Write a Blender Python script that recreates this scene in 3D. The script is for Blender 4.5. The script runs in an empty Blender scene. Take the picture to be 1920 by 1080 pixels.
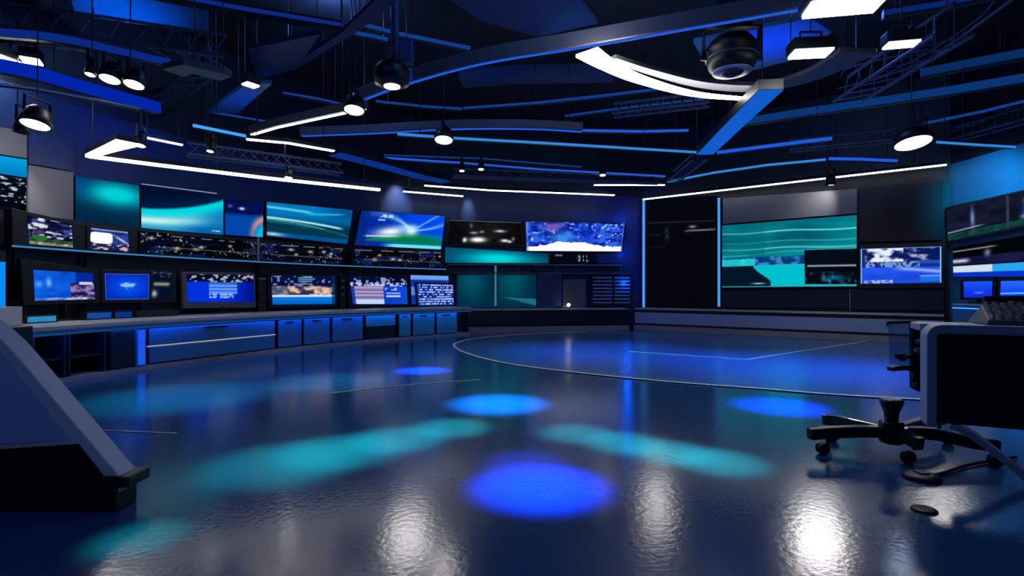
import bpy, math, random
from mathutils import Vector, Matrix
random.seed(7)
SC = bpy.context.scene
COL = SC.collection
F, CX, HY, CH = 1000.0, 960.0, 545.0, 1.0      # focal length in px, principal column, horizon row, eye height
CEIL = 5.2

# ------------------------------------------------------------------ geometry helpers
def P(px, py, Y):                     # a pixel at depth Y
    return Vector(((px-CX)/F*Y, Y, CH-(py-HY)/F*Y))
def PZ(px, py, z):                    # a pixel on the horizontal plane z
    return P(px, py, (CH-z)*F/(py-HY))
def V(*a): return Vector(a)

def catmull(pts, n=10):
    pts = [Vector(p) for p in pts]
    q = [pts[0]*2-pts[1]] + pts + [pts[-1]*2-pts[-2]]
    out = []
    for i in range(1, len(q)-2):
        a, b, c, d = q[i-1:i+3]
        for k in range(n):
            t = k/n
            out.append(0.5*((2*b)+(c-a)*t+(2*a-5*b+4*c-d)*t*t+(3*b-a-3*c+d)*t**3))
    out.append(pts[-1])
    return out

class Path:                            # a plan curve (2-D points), outward = to the left of travel
    def __init__(s, pts): s.p = [Vector((p[0], p[1])) for p in pts]
    def offset(s, d):
        out = []
        for i, p in enumerate(s.p):
            a = s.p[max(i-1, 0)]; b = s.p[min(i+1, len(s.p)-1)]
            t = (b-a).normalized()
            out.append(p+Vector((-t.y, t.x))*d)
        return Path(out)
    def hit(s, px):
        k = (px-CX)/F
        best = None
        for i in range(len(s.p)-1):
            a, b = s.p[i], s.p[i+1]
            fa, fb = a.x-k*a.y, b.x-k*b.y
            if fa*fb <= 0 and fa != fb:
                t = fa/(fa-fb)
                best = (i+t, a.lerp(b, t)); break
        if best is None:               # extend the last or first leg
            a, b = (s.p[-2], s.p[-1]) if abs(s.p[-1].x-k*s.p[-1].y) < abs(s.p[0].x-k*s.p[0].y) else (s.p[0], s.p[1])
            fa, fb = a.x-k*a.y, b.x-k*b.y
            t = fa/(fa-fb)
            best = ((len(s.p)-2+t) if b is s.p[-1] else t, a.lerp(b, t))
        return best
    def at(s, t):
        i = int(max(0, min(len(s.p)-2, math.floor(t))))
        return s.p[i].lerp(s.p[i+1], t-i)
    def cut(s, t0, t1):
        out = [s.at(t0)]
        i = math.floor(t0)+1
        while i < t1-1e-6:
            if i > t0+1e-6 and 0 <= i < len(s.p): out.append(s.p[i])
            i += 1
        out.append(s.at(t1))
        return Path(out)

class Plane:                           # a vertical plane through two plan points
    def __init__(s, a, b):
        s.a, s.b = Vector((a[0], a[1])), Vector((b[0], b[1]))
        t = (s.b-s.a).normalized()
        s.n = Vector((-t.y, t.x, 0))   # away from the room
    def hit(s, px, py, d=0.0):
        k = (px-CX)/F
        n2 = Vector((s.n.x, s.n.y))
        a = s.a+n2*d
        Y = a.dot(n2)/(k*n2.x+n2.y)
        return P(px, py, Y)
    def quad(s, c, d=0.0): return [s.hit(x, y, d) for x, y in c]   # corners TL TR BR BL

class MB:
    def __init__(s): s.v = []; s.f = []; s.smooth = False
    def hexa(s, p):                    # 8 points: 0-3 one face, 4-7 the opposite
        b = len(s.v); s.v += [Vector(q) for q in p]
        for f in ((0,1,2,3),(7,6,5,4),(0,4,5,1),(1,5,6,2),(2,6,7,3),(3,7,4,0)):
            s.f.append(tuple(b+i for i in f))
        return s
    def box(s, c, size, rz=0.0, m=None):
        x, y, z = size[0]/2, size[1]/2, size[2]/2
        R = m or Matrix.Rotation(rz, 3, 'Z'); c = Vector(c)
        pts = [(-x,-y,-z),(x,-y,-z),(x,y,-z),(-x,y,-z),(-x,-y,z),(x,-y,z),(x,y,z),(-x,y,z)]
        return s.hexa([c+R@Vector(q) for q in pts])
    def slab(s, quad, vec):            # a quad pushed along vec
        q = [Vector(x) for x in quad]; vec = Vector(vec)
        return s.hexa(q+[x+vec for x in q])
    def poly(s, pts, vec):             # an n-gon pushed along vec
        b = len(s.v); n = len(pts); pts = [Vector(p) for p in pts]; vec = Vector(vec)
        s.v += pts+[p+vec for p in pts]
        s.f.append(tuple(range(b, b+n))); s.f.append(tuple(range(b+2*n-1, b+n-1, -1)))
        for i in range(n):
            j = (i+1) % n
            s.f.append((b+i, b+n+i, b+n+j, b+j))
        return s
    def strip(s, pa, pb, z0, z1):      # solid between two plan paths of equal length
        b = len(s.v); n = len(pa)
        for a, c in zip(pa, pb):
            s.v += [V(a.x,a.y,z0), V(a.x,a.y,z1), V(c.x,c.y,z1), V(c.x,c.y,z0)]
        for i in range(n-1):
            o = b+4*i
            for k in range(4):
                k2 = (k+1) % 4
                s.f.append((o+k, o+4+k, o+4+k2, o+k2))
        s.f.append((b, b+1, b+2, b+3)); e = b+4*(n-1); s.f.append((e+3, e+2, e+1, e))
        return s
    def bar(s, pts, w, h, w2=None):    # rectangular section along a 3-D polyline, section kept upright
        pts = [Vector(p) for p in pts]; b = len(s.v); n = len(pts)
        for i, p in enumerate(pts):
            t = (pts[min(i+1,n-1)]-pts[max(i-1,0)]).normalized()
            up = V(0,0,1) if abs(t.z) < .95 else V(0,1,0)
            side = t.cross(up).normalized(); u = side.cross(t).normalized()
            ww = w if w2 is None else w+(w2-w)*i/(n-1)
            s.v += [p+side*ww/2-u*h/2, p+side*ww/2+u*h/2, p-side*ww/2+u*h/2, p-side*ww/2-u*h/2]
        for i in range(n-1):
            o = b+4*i
            for k in range(4):
                k2 = (k+1) % 4
                s.f.append((o+k, o+4+k, o+4+k2, o+k2))
        s.f.append((b+3,b+2,b+1,b)); e = b+4*(n-1); s.f.append((e, e+1, e+2, e+3))
        return s
    def tube(s, pts, r, seg=8, r2=None):
        pts = [Vector(p) for p in pts]; b = len(s.v); n = len(pts)
        for i, p in enumerate(pts):
            t = (pts[min(i+1,n-1)]-pts[max(i-1,0)]).normalized()
            up = V(0,0,1) if abs(t.z) < .9 else V(0,1,0)
            x = t.cross(up).normalized(); y = x.cross(t)
            rr = r if r2 is None else r+(r2-r)*i/(n-1)
            for k in range(seg):
                a = 2*math.pi*k/seg
                s.v.append(p+x*math.cos(a)*rr+y*math.sin(a)*rr)
        for i in range(n-1):
            for k in range(seg):
                k2 = (k+1) % seg
                s.f.append((b+i*seg+k, b+i*seg+k2, b+(i+1)*seg+k2, b+(i+1)*seg+k))
        s.f.append(tuple(b+k for k in range(seg-1,-1,-1))); e = b+(n-1)*seg
        s.f.append(tuple(e+k for k in range(seg)))
        s.smooth = seg > 6
        return s
    def lathe(s, c, prof, seg=24, R=None):   # prof: (radius, height) list about local z
        c = Vector(c); R = R or Matrix.Identity(3); b = len(s.v); n = len(prof)
        for r, h in prof:
            for k in range(seg):
                a = 2*math.pi*k/seg
                s.v.append(c+R@V(r*math.cos(a), r*math.sin(a), h))
        for i in range(n-1):
            for k in range(seg):
                k2 = (k+1) % seg
                s.f.append((b+i*seg+k, b+i*seg+k2, b+(i+1)*seg+k2, b+(i+1)*seg+k))
        s.f.append(tuple(b+k for k in range(seg-1,-1,-1))); e = b+(n-1)*seg
        s.f.append(tuple(e+k for k in range(seg)))
        s.smooth = True
        return s
    def build(s, name, mat, parent=None, bevel=0.0, loc=None):
        o0 = Vector(loc) if loc is not None else Vector((0,0,0))
        if parent is not None:
            o0 = world_loc(parent)
        me = bpy.data.meshes.new(name)
        me.from_pydata([tuple(v-o0) for v in s.v], [], s.f)
        me.validate(); me.update()
        import bmesh
        bm = bmesh.new(); bm.from_mesh(me)
        bmesh.ops.recalc_face_normals(bm, faces=bm.faces); bm.to_mesh(me); bm.free()
        if s.smooth:
            for p in me.polygons: p.use_smooth = len(p.vertices) <= 4
        me.materials.append(mat)
        o = bpy.data.objects.new(name, me); COL.objects.link(o)
        if parent is not None: o.parent = parent
        else: o.location = o0
        if bevel:
            m = o.modifiers.new('edge', 'BEVEL'); m.width = bevel; m.segments = 2; m.limit_method = 'ANGLE'
        return o

ORIG = {}
def world_loc(o):
    return ORIG.get(o.name, Vector((0,0,0)))
def thing(name, label, cat, loc, group=None):
    o = bpy.data.objects.new(name, None); COL.objects.link(o)
    o.empty_display_size = .1
    o.location = loc; ORIG[o.name] = Vector(loc)
    o['label'] = label; o['category'] = cat; o['kind'] = 'thing'
    if group: o['group'] = group
    return o
def part(parent, name, mb, mat, bevel=0.0, label=None):
    o = mb.build(name, mat, parent, bevel)
    ORIG[o.name] = world_loc(parent)   # children of parts keep the thing's origin
    if label: o['label'] = label
    return o
def tag(o, label, cat, group=None):
    o['label'] = label; o['category'] = cat; o['kind'] = 'thing'
    if group: o['group'] = group
    return o
def struct(name, mb, mat):
    o = mb.build(name, mat); o['kind'] = 'structure'; return o

# ------------------------------------------------------------------ materials
def s2l(c):
    return tuple(((x/255)/12.92 if x/255 <= .04045 else ((x/255+.055)/1.055)**2.4) for x in c)
MATS = {}
def pbr(name, col, rough=.5, metal=0.0, spec=.5, noise=0.0, nscale=12.0, bump=0.0, coat=0.0):
    m = bpy.data.materials.new(name); m.use_nodes = True
    nt = m.node_tree; b = nt.nodes['Principled BSDF']
    b.inputs['Base Color'].default_value = (*col, 1)
    b.inputs['Roughness'].default_value = rough
    b.inputs['Metallic'].default_value = metal
    b.inputs['Specular IOR Level'].default_value = spec
    b.inputs['Coat Weight'].default_value = coat
    if noise or bump:
        tc = nt.nodes.new('ShaderNodeTexCoord'); n = nt.nodes.new('ShaderNodeTexNoise')
        n.inputs['Scale'].default_value = nscale; n.inputs['Detail'].default_value = 4
        nt.links.new(tc.outputs['Object'], n.inputs['Vector'])
        if noise:
            r = nt.nodes.new('ShaderNodeMapRange')
            r.inputs['To Min'].default_value = max(0.02, rough-noise); r.inputs['To Max'].default_value = rough+noise
            nt.links.new(n.outputs['Fac'], r.inputs['Value']); nt.links.new(r.outputs['Result'], b.inputs['Roughness'])
        if bump:
            bp = nt.nodes.new('ShaderNodeBump'); bp.inputs['Strength'].default_value = bump; bp.inputs['Distance'].default_value = .01
            nt.links.new(n.outputs['Fac'], bp.inputs['Height']); nt.links.new(bp.outputs['Normal'], b.inputs['Normal'])
    return m
def emit(name, col, strength):
    m = bpy.data.materials.new(name); m.use_nodes = True
    nt = m.node_tree; nt.nodes.clear()
    e = nt.nodes.new('ShaderNodeEmission'); o = nt.nodes.new('ShaderNodeOutputMaterial')
    e.inputs['Color'].default_value = (*col, 1); e.inputs['Strength'].default_value = strength
    nt.links.new(e.outputs[0], o.inputs[0])
    return m
def screen_mat():
    m = bpy.data.materials.new('screen picture'); m.use_nodes = True
    nt = m.node_tree; nt.nodes.clear()
    a = nt.nodes.new('ShaderNodeAttribute'); a.attribute_name = 'picture'
    e = nt.nodes.new('ShaderNodeEmission'); o = nt.nodes.new('ShaderNodeOutputMaterial')
    nt.links.new(a.outputs['Color'], e.inputs['Color']); e.inputs['Strength'].default_value = 1.0
    nt.links.new(e.outputs[0], o.inputs[0])
    return m
M = dict(
    black=pbr('black plastic', (.004,.004,.006), .45),
    bezel=pbr('bezel', (.006,.007,.010), .35),
    dark=pbr('dark metal', (.012,.014,.02), .45, .3, noise=.1),
    truss=pbr('truss metal', (.10,.12,.19), .4, .6),
    grey=pbr('grey painted metal', (.085,.085,.10), .45, noise=.08),
    midgrey=pbr('mid grey', (.22,.22,.25), .5, noise=.08),
    silver=pbr('silver', (.4,.42,.46), .35, .6),
    wall=pbr('wall paint', (.009,.030,.13), .5, noise=.1, nscale=3),
    wallside=pbr('side wall wash tint', (.03,.22,.40), .5, noise=.1, nscale=3),  # part of the cyan wash on this wall is put into its colour
    walldark=pbr('dark wall', (.008,.010,.018), .45, noise=.08, nscale=3),
    panelgrey=pbr('grey wall panel', (.16,.16,.18), .5, noise=.06, nscale=4),
    paneldark=pbr('dark gloss panel', (.006,.008,.014), .5),
    ceil=pbr('ceiling', (.006,.008,.013), .8, noise=.1),
    desk=pbr('desk top', (.46,.45,.46), .38, noise=.08, nscale=20),
    cab=pbr('cabinet blue grey', (.04,.17,.40), .35, noise=.08),
    cabteal=pbr('cabinet teal', (.04,.30,.40), .3, noise=.08),
    cabdark=pbr('cabinet dark', (.008,.012,.025), .35, noise=.06),
    bench=pbr('bench band', (.30,.37,.55), .4, noise=.08),
    kick=pbr('kick strip', (.26,.26,.28), .5, noise=.08),
    glass=pbr('dark teal glass', (.01,.06,.08), .12),
    chair=pbr('chair plastic', (.006,.006,.008), .28, coat=.3),
    rim=pbr('pale rim', (.42,.45,.55), .4, noise=.06),
    face=pbr('blue grey face', (.26,.35,.62), .42, noise=.06),
    line=pbr('floor line', (.78,.82,.74), .4),
    white=emit('white light', (1,.97,.92), 8.0),
    lens=emit('lamp lens', (1,.98,.96), 26.0),
    lensdim=emit('dim lens', (1,.95,.88), 6.0),
    blue=emit('blue led', (.01,.09,.85), 1.0),
    bluehot=emit('bright blue led', (.03,.25,1), 1.6),
    bluedim=emit('dim blue led', (.005,.05,.45), .6),
    cyan=emit('cyan led', (.06,.42,.95), 1.1),
    bluestrip=emit('under desk led', (.02,.22,1), 3.0),
    scr=screen_mat(),
)
def floor_mat(name, col, rough):
    m = bpy.data.materials.new(name); m.use_nodes = True
    nt = m.node_tree; b = nt.nodes['Principled BSDF']; L = nt.links.new
    tc = nt.nodes.new('ShaderNodeTexCoord')
    n1 = nt.nodes.new('ShaderNodeTexNoise'); n1.inputs['Scale'].default_value = .7; n1.inputs['Detail'].default_value = 3
    n2 = nt.nodes.new('ShaderNodeTexNoise'); n2.inputs['Scale'].default_value = 34; n2.inputs['Detail'].default_value = 3
    L(tc.outputs['Object'], n1.inputs['Vector']); L(tc.outputs['Object'], n2.inputs['Vector'])
    cr = nt.nodes.new('ShaderNodeMapRange'); cr.inputs['To Min'].default_value = rough-.05; cr.inputs['To Max'].default_value = rough+.06
    L(n1.outputs['Fac'], cr.inputs['Value']); L(cr.outputs['Result'], b.inputs['Roughness'])
    mx = nt.nodes.new('ShaderNodeMix'); mx.data_type = 'RGBA'
    mx.inputs[6].default_value = (*[c*.8 for c in col], 1); mx.inputs[7].default_value = (*[c*1.25 for c in col], 1)
    L(n1.outputs['Fac'], mx.inputs[0]); L(mx.outputs[2], b.inputs['Base Color'])
    bp = nt.nodes.new('ShaderNodeBump'); bp.inputs['Strength'].default_value = .12; bp.inputs['Distance'].default_value = .006
    L(n2.outputs['Fac'], bp.inputs['Height']); L(bp.outputs['Normal'], b.inputs['Normal'])
    b.inputs['Specular IOR Level'].default_value = .8
    return m
M['floor'] = floor_mat('polished floor', (.010,.056,.17), .165)
M['stage'] = floor_mat('stage floor', (.040,.115,.32), .24)

# ------------------------------------------------------------------ screen pictures (u right, v up)
def hsh(i, j, k=0):
    n = (i*374761393+j*668265263+k*2147483647) & 0xffffffff
    n = ((n ^ (n >> 13))*1274126177) & 0xffffffff
    return ((n ^ (n >> 16)) & 0xffff)/65535.0
def vn(x, y, k=0):
    i, j = math.floor(x), math.floor(y); a, b = x-i, y-j
    a = a*a*(3-2*a); b = b*b*(3-2*b)
    return (hsh(i,j,k)*(1-a)+hsh(i+1,j,k)*a)*(1-b)+(hsh(i,j+1,k)*(1-a)+hsh(i+1,j+1,k)*a)*b
def fbm(x, y, k=0): return .55*vn(x,y,k)+.3*vn(2.1*x,2.1*y,k+1)+.15*vn(4.3*x,4.3*y,k+2)
def sm(a, b, x):
    t = max(0.0, min(1.0, (x-a)/(b-a))); return t*t*(3-2*t)
def mix(a, b, t): return tuple(x+(y-x)*t for x, y in zip(a, b))
def gl(d, w): return math.exp(-(d/w)**2)
def add(c, d, t): return tuple(min(255, x+y*t) for x, y in zip(c, d))
def inr(u, v, a, b, c, d): return a <= u <= b and c <= v <= d

def im_teal(u, v):
    t = gl(u-.62, .5)*gl(v-.72, .26)
    c = mix((0,38,70), (0,205,212), min(1, t*1.15))
    return mix(c, (0,70,150), (1-sm(0,.35,u))*sm(.3,.9,v)*.7)
def im_sweep(u, v):
    vc = .47+.10*u+.41*u*u
    if v > vc+.01: return mix((2,14,44),(2,30,70),sm(vc+.35,vc,v))
    lo = v/(vc)
    c = mix((30,150,200),(0,215,225),sm(.45,.8,lo))
    w = gl(lo-.42,.22)*(1-sm(.15,.9,u)*.7)
    c = mix(c,(200,250,240),w*.95)
    c = mix(c,(0,90,165),(1-sm(.05,.42,lo))*sm(.25,.8,u))
    c = mix(c,(0,105,175),sm(.55,1,u)*(1-sm(.5,.95,lo))*.7)
    if inr(u,v,.83,.96,.07,.11) and hsh(int(u*60),int(v*40)) > .4: c = (190,225,245)
    return mix(c, (0,70,120), sm(.93,1,lo)*.7)
def im_planet(u, v):
    c = mix((0,18,80),(0,70,170),1-sm(.5,.75,v))
    if v > .62: c = (0,16,78)
    c = add(c,(230,240,255),gl((u-.42),.07)*gl(v-.78,.035))
    c = add(c,(130,60,120),gl(u-.12,.05)*gl(v-.83,.04))
    d = math.hypot(u-1.15,(v-.02)*.9)
    c = mix(c,(225,150,130),gl(d-.46,.10)*sm(.5,.85,u)*.9)
    c = mix(c,(0,190,235),sm(.44,.25,d))
    return c
def im_streak(u, v):
    c = mix((0,38,70),(0,120,190),sm(.3,.75,v))
    c = mix(c,(0,75,135),sm(.5,.9,u)*sm(.55,.8,v)*.8)
    for v0,sl,w,k,c2,e in ((.86,-.22,.035,.75,(130,250,250),.55),(.55,-.2,.03,1,(190,255,245),.95),(.44,-.3,.02,.8,(0,140,130),1),(.5,-.35,.012,.7,(170,250,235),1)):
        vv = v0+sl*u*u*.55+sl*u*.25
        c = mix(c,c2,k*gl(v-vv,w)*(1-sm(e-.12,e,u) if e < 1 else 1))
    vv = .74+.2*(u-.4)
    c = mix(c,(60,200,225),.8*gl(v-vv,.03)*sm(.38,.5,u)*(1-sm(.8,.95,u)))
    if v < .36 and v > .12: c = mix(c,(0,62,78),.7)
    if v < .12: c = mix(c,(0,90,165),.8)
    c = mix(c,(170,215,240),gl(u-.06,.12)*gl(v-.07,.05))
    return c
def im_burst(u, v):
    c = mix((0,40,160),(0,70,235),sm(.2,.7,u))
    cx, cy = .6, .5
    dx, dy = (u-cx)*1.7, v-cy
    r = math.hypot(dx,dy)+1e-4; a = math.atan2(dy,dx)
    for a0,w in ((.75,.05),(2.3+.5*(r-.3),.14),(.12+.3*r,.09)):
        d = abs((a-a0+math.pi)%(2*math.pi)-math.pi)
        c = mix(c,(150,235,255),gl(d,w)*sm(1.3,.05,r)*.85)
    c = mix(c,(0,125,150),.8*sm(.46,.36,v)*sm(.2,.5,u))
    c = mix(c,(0,120,65),.9*sm(.44,.38,v+.5*max(0,.52-u)+.55*max(0,u-.66))*sm(.12,.17,v))
    c = mix(c,(225,255,255),gl(r,.13))
    c = mix(c,(240,255,250),gl(u-.36,.17)*gl(v-.42-.35*(u-.3),.14))
    c = mix(c,(210,250,255),.6*gl(u-.56,.12)*gl(v-.6,.08))
    c = mix(c,(225,245,255),.9*gl(v-.27-.12*(u),.022)*(1-sm(.35,.55,u))*sm(.03,.08,u))
    if v < .1: c = mix(c,(120,240,240),sm(.25,.45,u)*.9)
    if inr(u,v,.2,.36,.84,.93) and hsh(int(u*38),int(v*14),3) > .35: c = (190,215,250)
    if inr(u,v,.2,.28,.75,.79): c = (130,180,240)
    if u < .1: c = mix(c,(0,40,120),.7)
    return c
def im_bokeh(u, v):
    c = mix((4,5,9),(30,28,32),fbm(u*7,v*5,4)*gl(u-.5,.45))
    for x,y,rx,ry,k in ((.40,.22,.1,.1,1.2),(.22,.2,.025,.09,1),(.76,.2,.05,.06,1),(.83,.16,.03,.05,.8),(.70,.6,.07,.05,.8),(.34,.5,.05,.05,.6),(.45,.55,.03,.05,.5),(.3,.8,.02,.1,.3),(.88,.28,.02,.08,.5)):
        c = add(c,(255,245,232),k*gl(u-x,rx)*gl(v-y,ry))
    if v > .97: c = add(c,(90,95,105),1)
    return c
def im_reef(u, v):
    n = fbm(u*14,v*8,11)
    c = mix((4,22,130),(40,95,225),sm(.3,.7,n))
    n2 = vn(u*36,v*16,31)
    if n2 > .74: c = mix(c,(190,215,250),.75*sm(.74,.9,n2))
    c = mix(c,(150,70,150),gl(u-.27,.09)*gl(v-.84,.14)*.75)
    c = mix(c,(60,160,235),gl(u-.37,.14)*gl(v-.46,.2)*.8)
    c = mix(c,(6,40,190),gl(u-.6,.1)*gl(v-.5,.3)*.7)
    hill = .14+.16*gl(u-.34,.14)+.14*gl(u-.58,.12)+.04*u
    if v < hill+.05*(vn(u*30,1,5)-.5): c = mix((238,244,255),(255,255,255),.5)
    if u < .02 or u > .985: c = mix(c,(90,140,240),.6)
    return c
def im_tealwall(u, v):
    c = mix((0,72,92),(0,158,165),fbm(u*3,v*4,2))
    for v0,sl,k in ((.86,-.03,.9),(.60,-.02,.7),(.70,-.02,.35),(.5,.05,.3)):
        c = mix(c,(150,238,235),k*gl(v-v0-sl*u+.012*math.sin(u*9),.010))
    if v > .93: c = mix(c,(0,105,125),.6)
    if u < .35 and v > .5: c = mix(c,(0,95,110),.35)
    if v < .47:
        c = (0,60,115)
        n = fbm(u*22,v*12,9)
        c = mix(c,(60,140,210),sm(.45,.7,n)*.9)
    if v < .44 and u < .27: c = mix((0,185,190),(60,215,215),vn(u*30,1,3))
    if v < .345: c = (60,150,195)
    if v < .335:
        c = (0,192,205)
        edge = .26+.14*sm(.33,.05,v)
        if u < edge: c = mix((2,14,30),(4,40,60),.3)
        c = add(c,(160,190,210),gl(u-.3,.05)*gl(v-.055,.012)) if u < edge else c
    if v < .012: c = (60,150,170)
    return c
def im_inset(u, v):
    c = (3,8,18)
    if v > .52: c = (4,12,24)
    c = mix(c,(205,225,255),gl(v-.535,.018)*sm(.03,.06,u))
    n = vn(u*16,v*10,21)
    if v < .36 and n > .62: c = add(c,(90,140,190),(n-.6)*1.6)
    c = add(c,(0,90,110),gl(u-.6,.2)*gl(v-.18,.08))
    return c
def im_news(u, v):
    c = mix((20,60,215),(40,95,240),fbm(u*5,v*5,3))
    if v > .62:
        n = fbm(u*9,v*8,8)
        c = mix((10,25,90),(235,240,250),sm(.3,.6,n)*sm(.02,.12,u) if u < .55 else sm(.48,.8,n)*.7)
    elif v > .46:
        c = (15,45,130)
        if u > .06 and u < .75 and vn(u*40,v*20,2) > .45: c = (120,150,205)
    if v > .55 and v < .63 and u > .7: c = mix(c,(40,90,220),.7)
    c = mix(c,(180,210,250),.75*gl(v-.36-.06*math.sin(u*4),.05)*sm(.35,.6,u))
    if v < .2 and u > .75 and v > .04: c = (30,110,230)
    c = mix(c,(150,210,255),.8*gl(v-.2,.014)*sm(.72,.78,u))
    if v < .09 and .04 < u < .42 and vn(u*50,v*30,6) > .4: c = (150,180,240)
    if u < .015 or u > .985 or v > .985: c = (140,180,250)
    return c
def im_field(u, v):
    c = (6,12,45)
    n = fbm(u*8,v*9,15)
    c = mix(c,(70,95,170),sm(.4,.75,n)*.8)
    n3 = vn(u*7,v*12,17)
    c = mix(c,(235,235,240),.9*sm(.62,.74,n3))
    if inr(u,v,.08,.4,.2,.36): c = (40,110,45)
    if v < .22: c = mix((24,52,20),(70,110,60),vn(u*16,v*12,4))
    if v < .1: c = mix(c,(200,190,185),vn(u*18,v*20,5))
    if inr(u,v,.12,.42,.68,.78): c = (220,222,215)
    if inr(u,v,.1,.35,.4,.55): c = mix((120,70,120),(60,40,90),vn(u*12,v*12,2))
    return c
def im_glare(u, v):
    n = fbm(u*8,v*8,25)
    c = mix((12,24,90),(60,90,180),n)
    if v < .33: c = mix((20,30,90),(215,180,160),sm(.45,.65,fbm(u*10,v*13,6)))
    c = mix(c,(220,230,250),gl((u-.85)+(v-.5)*.9,.05)*gl(v-.55,.2))
    dx, dy = abs(u-.28)/.29, abs(v-.57)/.27
    if dx**4+dy**4 < 1: c = (255,255,255)
    if v > .93: c = mix(c,(150,180,235),.7)
    return c
def im_mv(seed, warm=.5):
    def f(u, v):
        c = (3,5,12)
        x, y = u*6, v*2
        if vn(u*5,v*3,seed) > .5: c = (6,10,30)
        n = vn(u*75,v*14,seed+3)
        g = vn(u*9,v*4,seed+7)
        if n > .76 and g > .46:
            t = sm(.76,.97,n)*.85
            c = mix(c, mix((200,215,240),(235,205,160),hsh(int(u*20),int(v*5),seed)), t)
        if g > .72: c = mix(c,(20,45,120),.5)
        for k in range(5):
            x0, y0 = hsh(k,seed,1), .25+.5*hsh(k,seed,2)
            c = mix(c,mix((225,228,235),(215,195,140),hsh(k,seed,4)),.9*gl(u-x0,.016+.02*hsh(k,seed,3))*gl(v-y0,.07))
        if abs(v-.9) < .02 and vn(u*20,1,seed) > .5: c = (120,125,140)
        if abs(v-.33) < .025 and u > .1: c = mix(c,(110,105,100),.7)
        return c
    return f
def im_studio(u, v):
    c = mix((0,60,190),(20,110,240),fbm(u*4,v*4,1))
    c = mix(c,(0,40,150),sm(.65,.72,u)*sm(.35,.6,v))
    c = mix(c,(130,190,250),gl(u-.23,.04)*gl(v-.6,.14))
    c = mix(c,(110,180,250),gl(u-.07,.05)*gl(v-.55,.1)*.8)
    if u > .58 and v < .62: c = mix((20,20,70),(150,120,190),sm(.35,.65,fbm(u*10,v*9,4)))
    if inr(u,v,.75,.97,.55,.64): c = (200,205,235)
    if v < .1: c = mix(c,(190,200,235),sm(.3,1,fbm(u*10,v*9,7))+.25)
    return c
def im_map(u, v):
    c = mix((0,30,170),(0,80,235),gl(u-.5,.5)*gl(v-.5,.5))
    n = fbm(u*7,v*11,41)*gl(u-.5,.3)*gl(v-.52,.34)
    c = mix(c,(130,190,250),sm(.36,.52,n))
    if u < .02 or u > .98 or v < .03 or v > .97: c = (70,110,190)
    return c
def im_dim(u, v):
    c = (3,16,38)
    c = mix(c,(150,160,130),gl(v-.55,.06)*sm(.05,.2,u)*(1-sm(.8,.95,u)))
    c = mix(c,(190,185,200),gl(u-.15,.12)*gl(v-.2,.12))
    if v > .8 and vn(u*12,v*20,3) > .6: c = (60,70,80)
    return c
def im_list(u, v):
    c = mix((0,30,170),(0,50,225),gl(u-.2,.5))
    if v > .72:
        c = (2,8,40)
        if vn(u*26,v*16,5) > .66: c = (170,170,190)
    if .30 < u < .72:
        if .66 < v < .7: c = (60,150,150)
        for a in (.58,.46,.34):
            if a-.03 < v < a+.05: c = (95,150,245)
        for a in (.26,.18):
            if a-.03 < v < a+.03 and vn(u*40,v*8,3) > .35 and u < .66: c = (150,185,250)
    elif v < .72: c = mix(c,(0,20,150),sm(.7,1,u))
    return c
def im_crowd(u, v):
    c = (4,14,70)
    if inr(u,v,.4,.62,.7,.95) and int(v*28)%2 == 0: c = (90,160,190)
    if v > .64 and vn(u*20,v*10,4) > .75: c = (120,130,170)
    if .33 < v <= .64:
        n = fbm(u*10,v*9,12)
        c = mix((40,45,80),(235,190,170),sm(.4,.66,n))
        if u < .25: c = mix(c,(90,100,130),.6)
    if .27 < v <= .33: c = (210,235,250)
    if v <= .27: c = mix((0,95,200),(0,125,225),v*4)
    if u > .94: c = mix(c,(0,40,90),.7)
    return c
def im_table(u, v):
    c = mix((0,40,160),(10,75,215),u)
    if v > .8:
        c = (3,10,60)
        if vn(u*24,v*12,2) > .66: c = (140,150,190)
    elif v > .66:
        c = (5,20,90)
        if vn(u*30,v*20,6) > .5: c = (180,200,240)
    elif u < .55:
        r = int(v*14)
        c = mix((150,150,200),(205,160,175),hsh(r,2))
        if r % 2: c = mix(c,(60,80,170),.6)
        if v < .16: c = (190,215,250)
        if u < .06: c = (20,60,170)
    else:
        if inr(u,v,.6,.86,.28,.34) or inr(u,v,.6,.86,.38,.41): c = (185,215,250)
        if .5 < v < .62 and .58 < u < .86 and vn(u*18,v*10,3) > .55: c = (150,185,240)
    return c
def im_text(u, v):
    c = (12,40,150)
    r = int(v*9)
    fr = v*9-r
    if .25 < fr < .8 and vn(u*26,r*3.7,7) > .38: c = mix((120,160,230),(215,230,250),hsh(int(u*9),r))
    if u < .04 or v < .04: c = (20,70,190)
    return c
def im_textdark(u, v):
    c = (10,50,165)
    if .3 < v < .6 and vn(u*20,2,3) > .4: c = (70,130,220)
    if v > .86: c = (110,160,230)
    return c
def im_tv_right(u, v):
    c = mix((6,10,28),(30,34,56),fbm(u*6,v*5,3))
    if v < .2: c = mix((10,45,45),(20,80,70),vn(u*20,v*10,2))
    c = mix(c,(120,135,200),gl(u-.27,.02)*gl(v-.55,.28))
    c = mix(c,(190,200,235),.8*gl(v-.24-.1*u,.02)*(1-sm(.3,.42,u)))
    c = mix(c,(40,120,230),gl(u-.78,.045)*gl(v-.45,.2))
    c = mix(c,(210,220,250),gl(u-.78,.035)*gl(v-.75,.09))
    c = mix(c,(90,170,190),gl(v-.27,.06)*sm(.68,.75,u))
    if u > .84 and v > .5 and vn(u*20,v*14,5) > .62: c = (190,190,205)
    c = mix(c,(220,100,90),gl(u-.9,.05)*gl(v-.5,.04))
    if abs(u-.6) < .012: c = (50,55,80)
    return c
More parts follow.
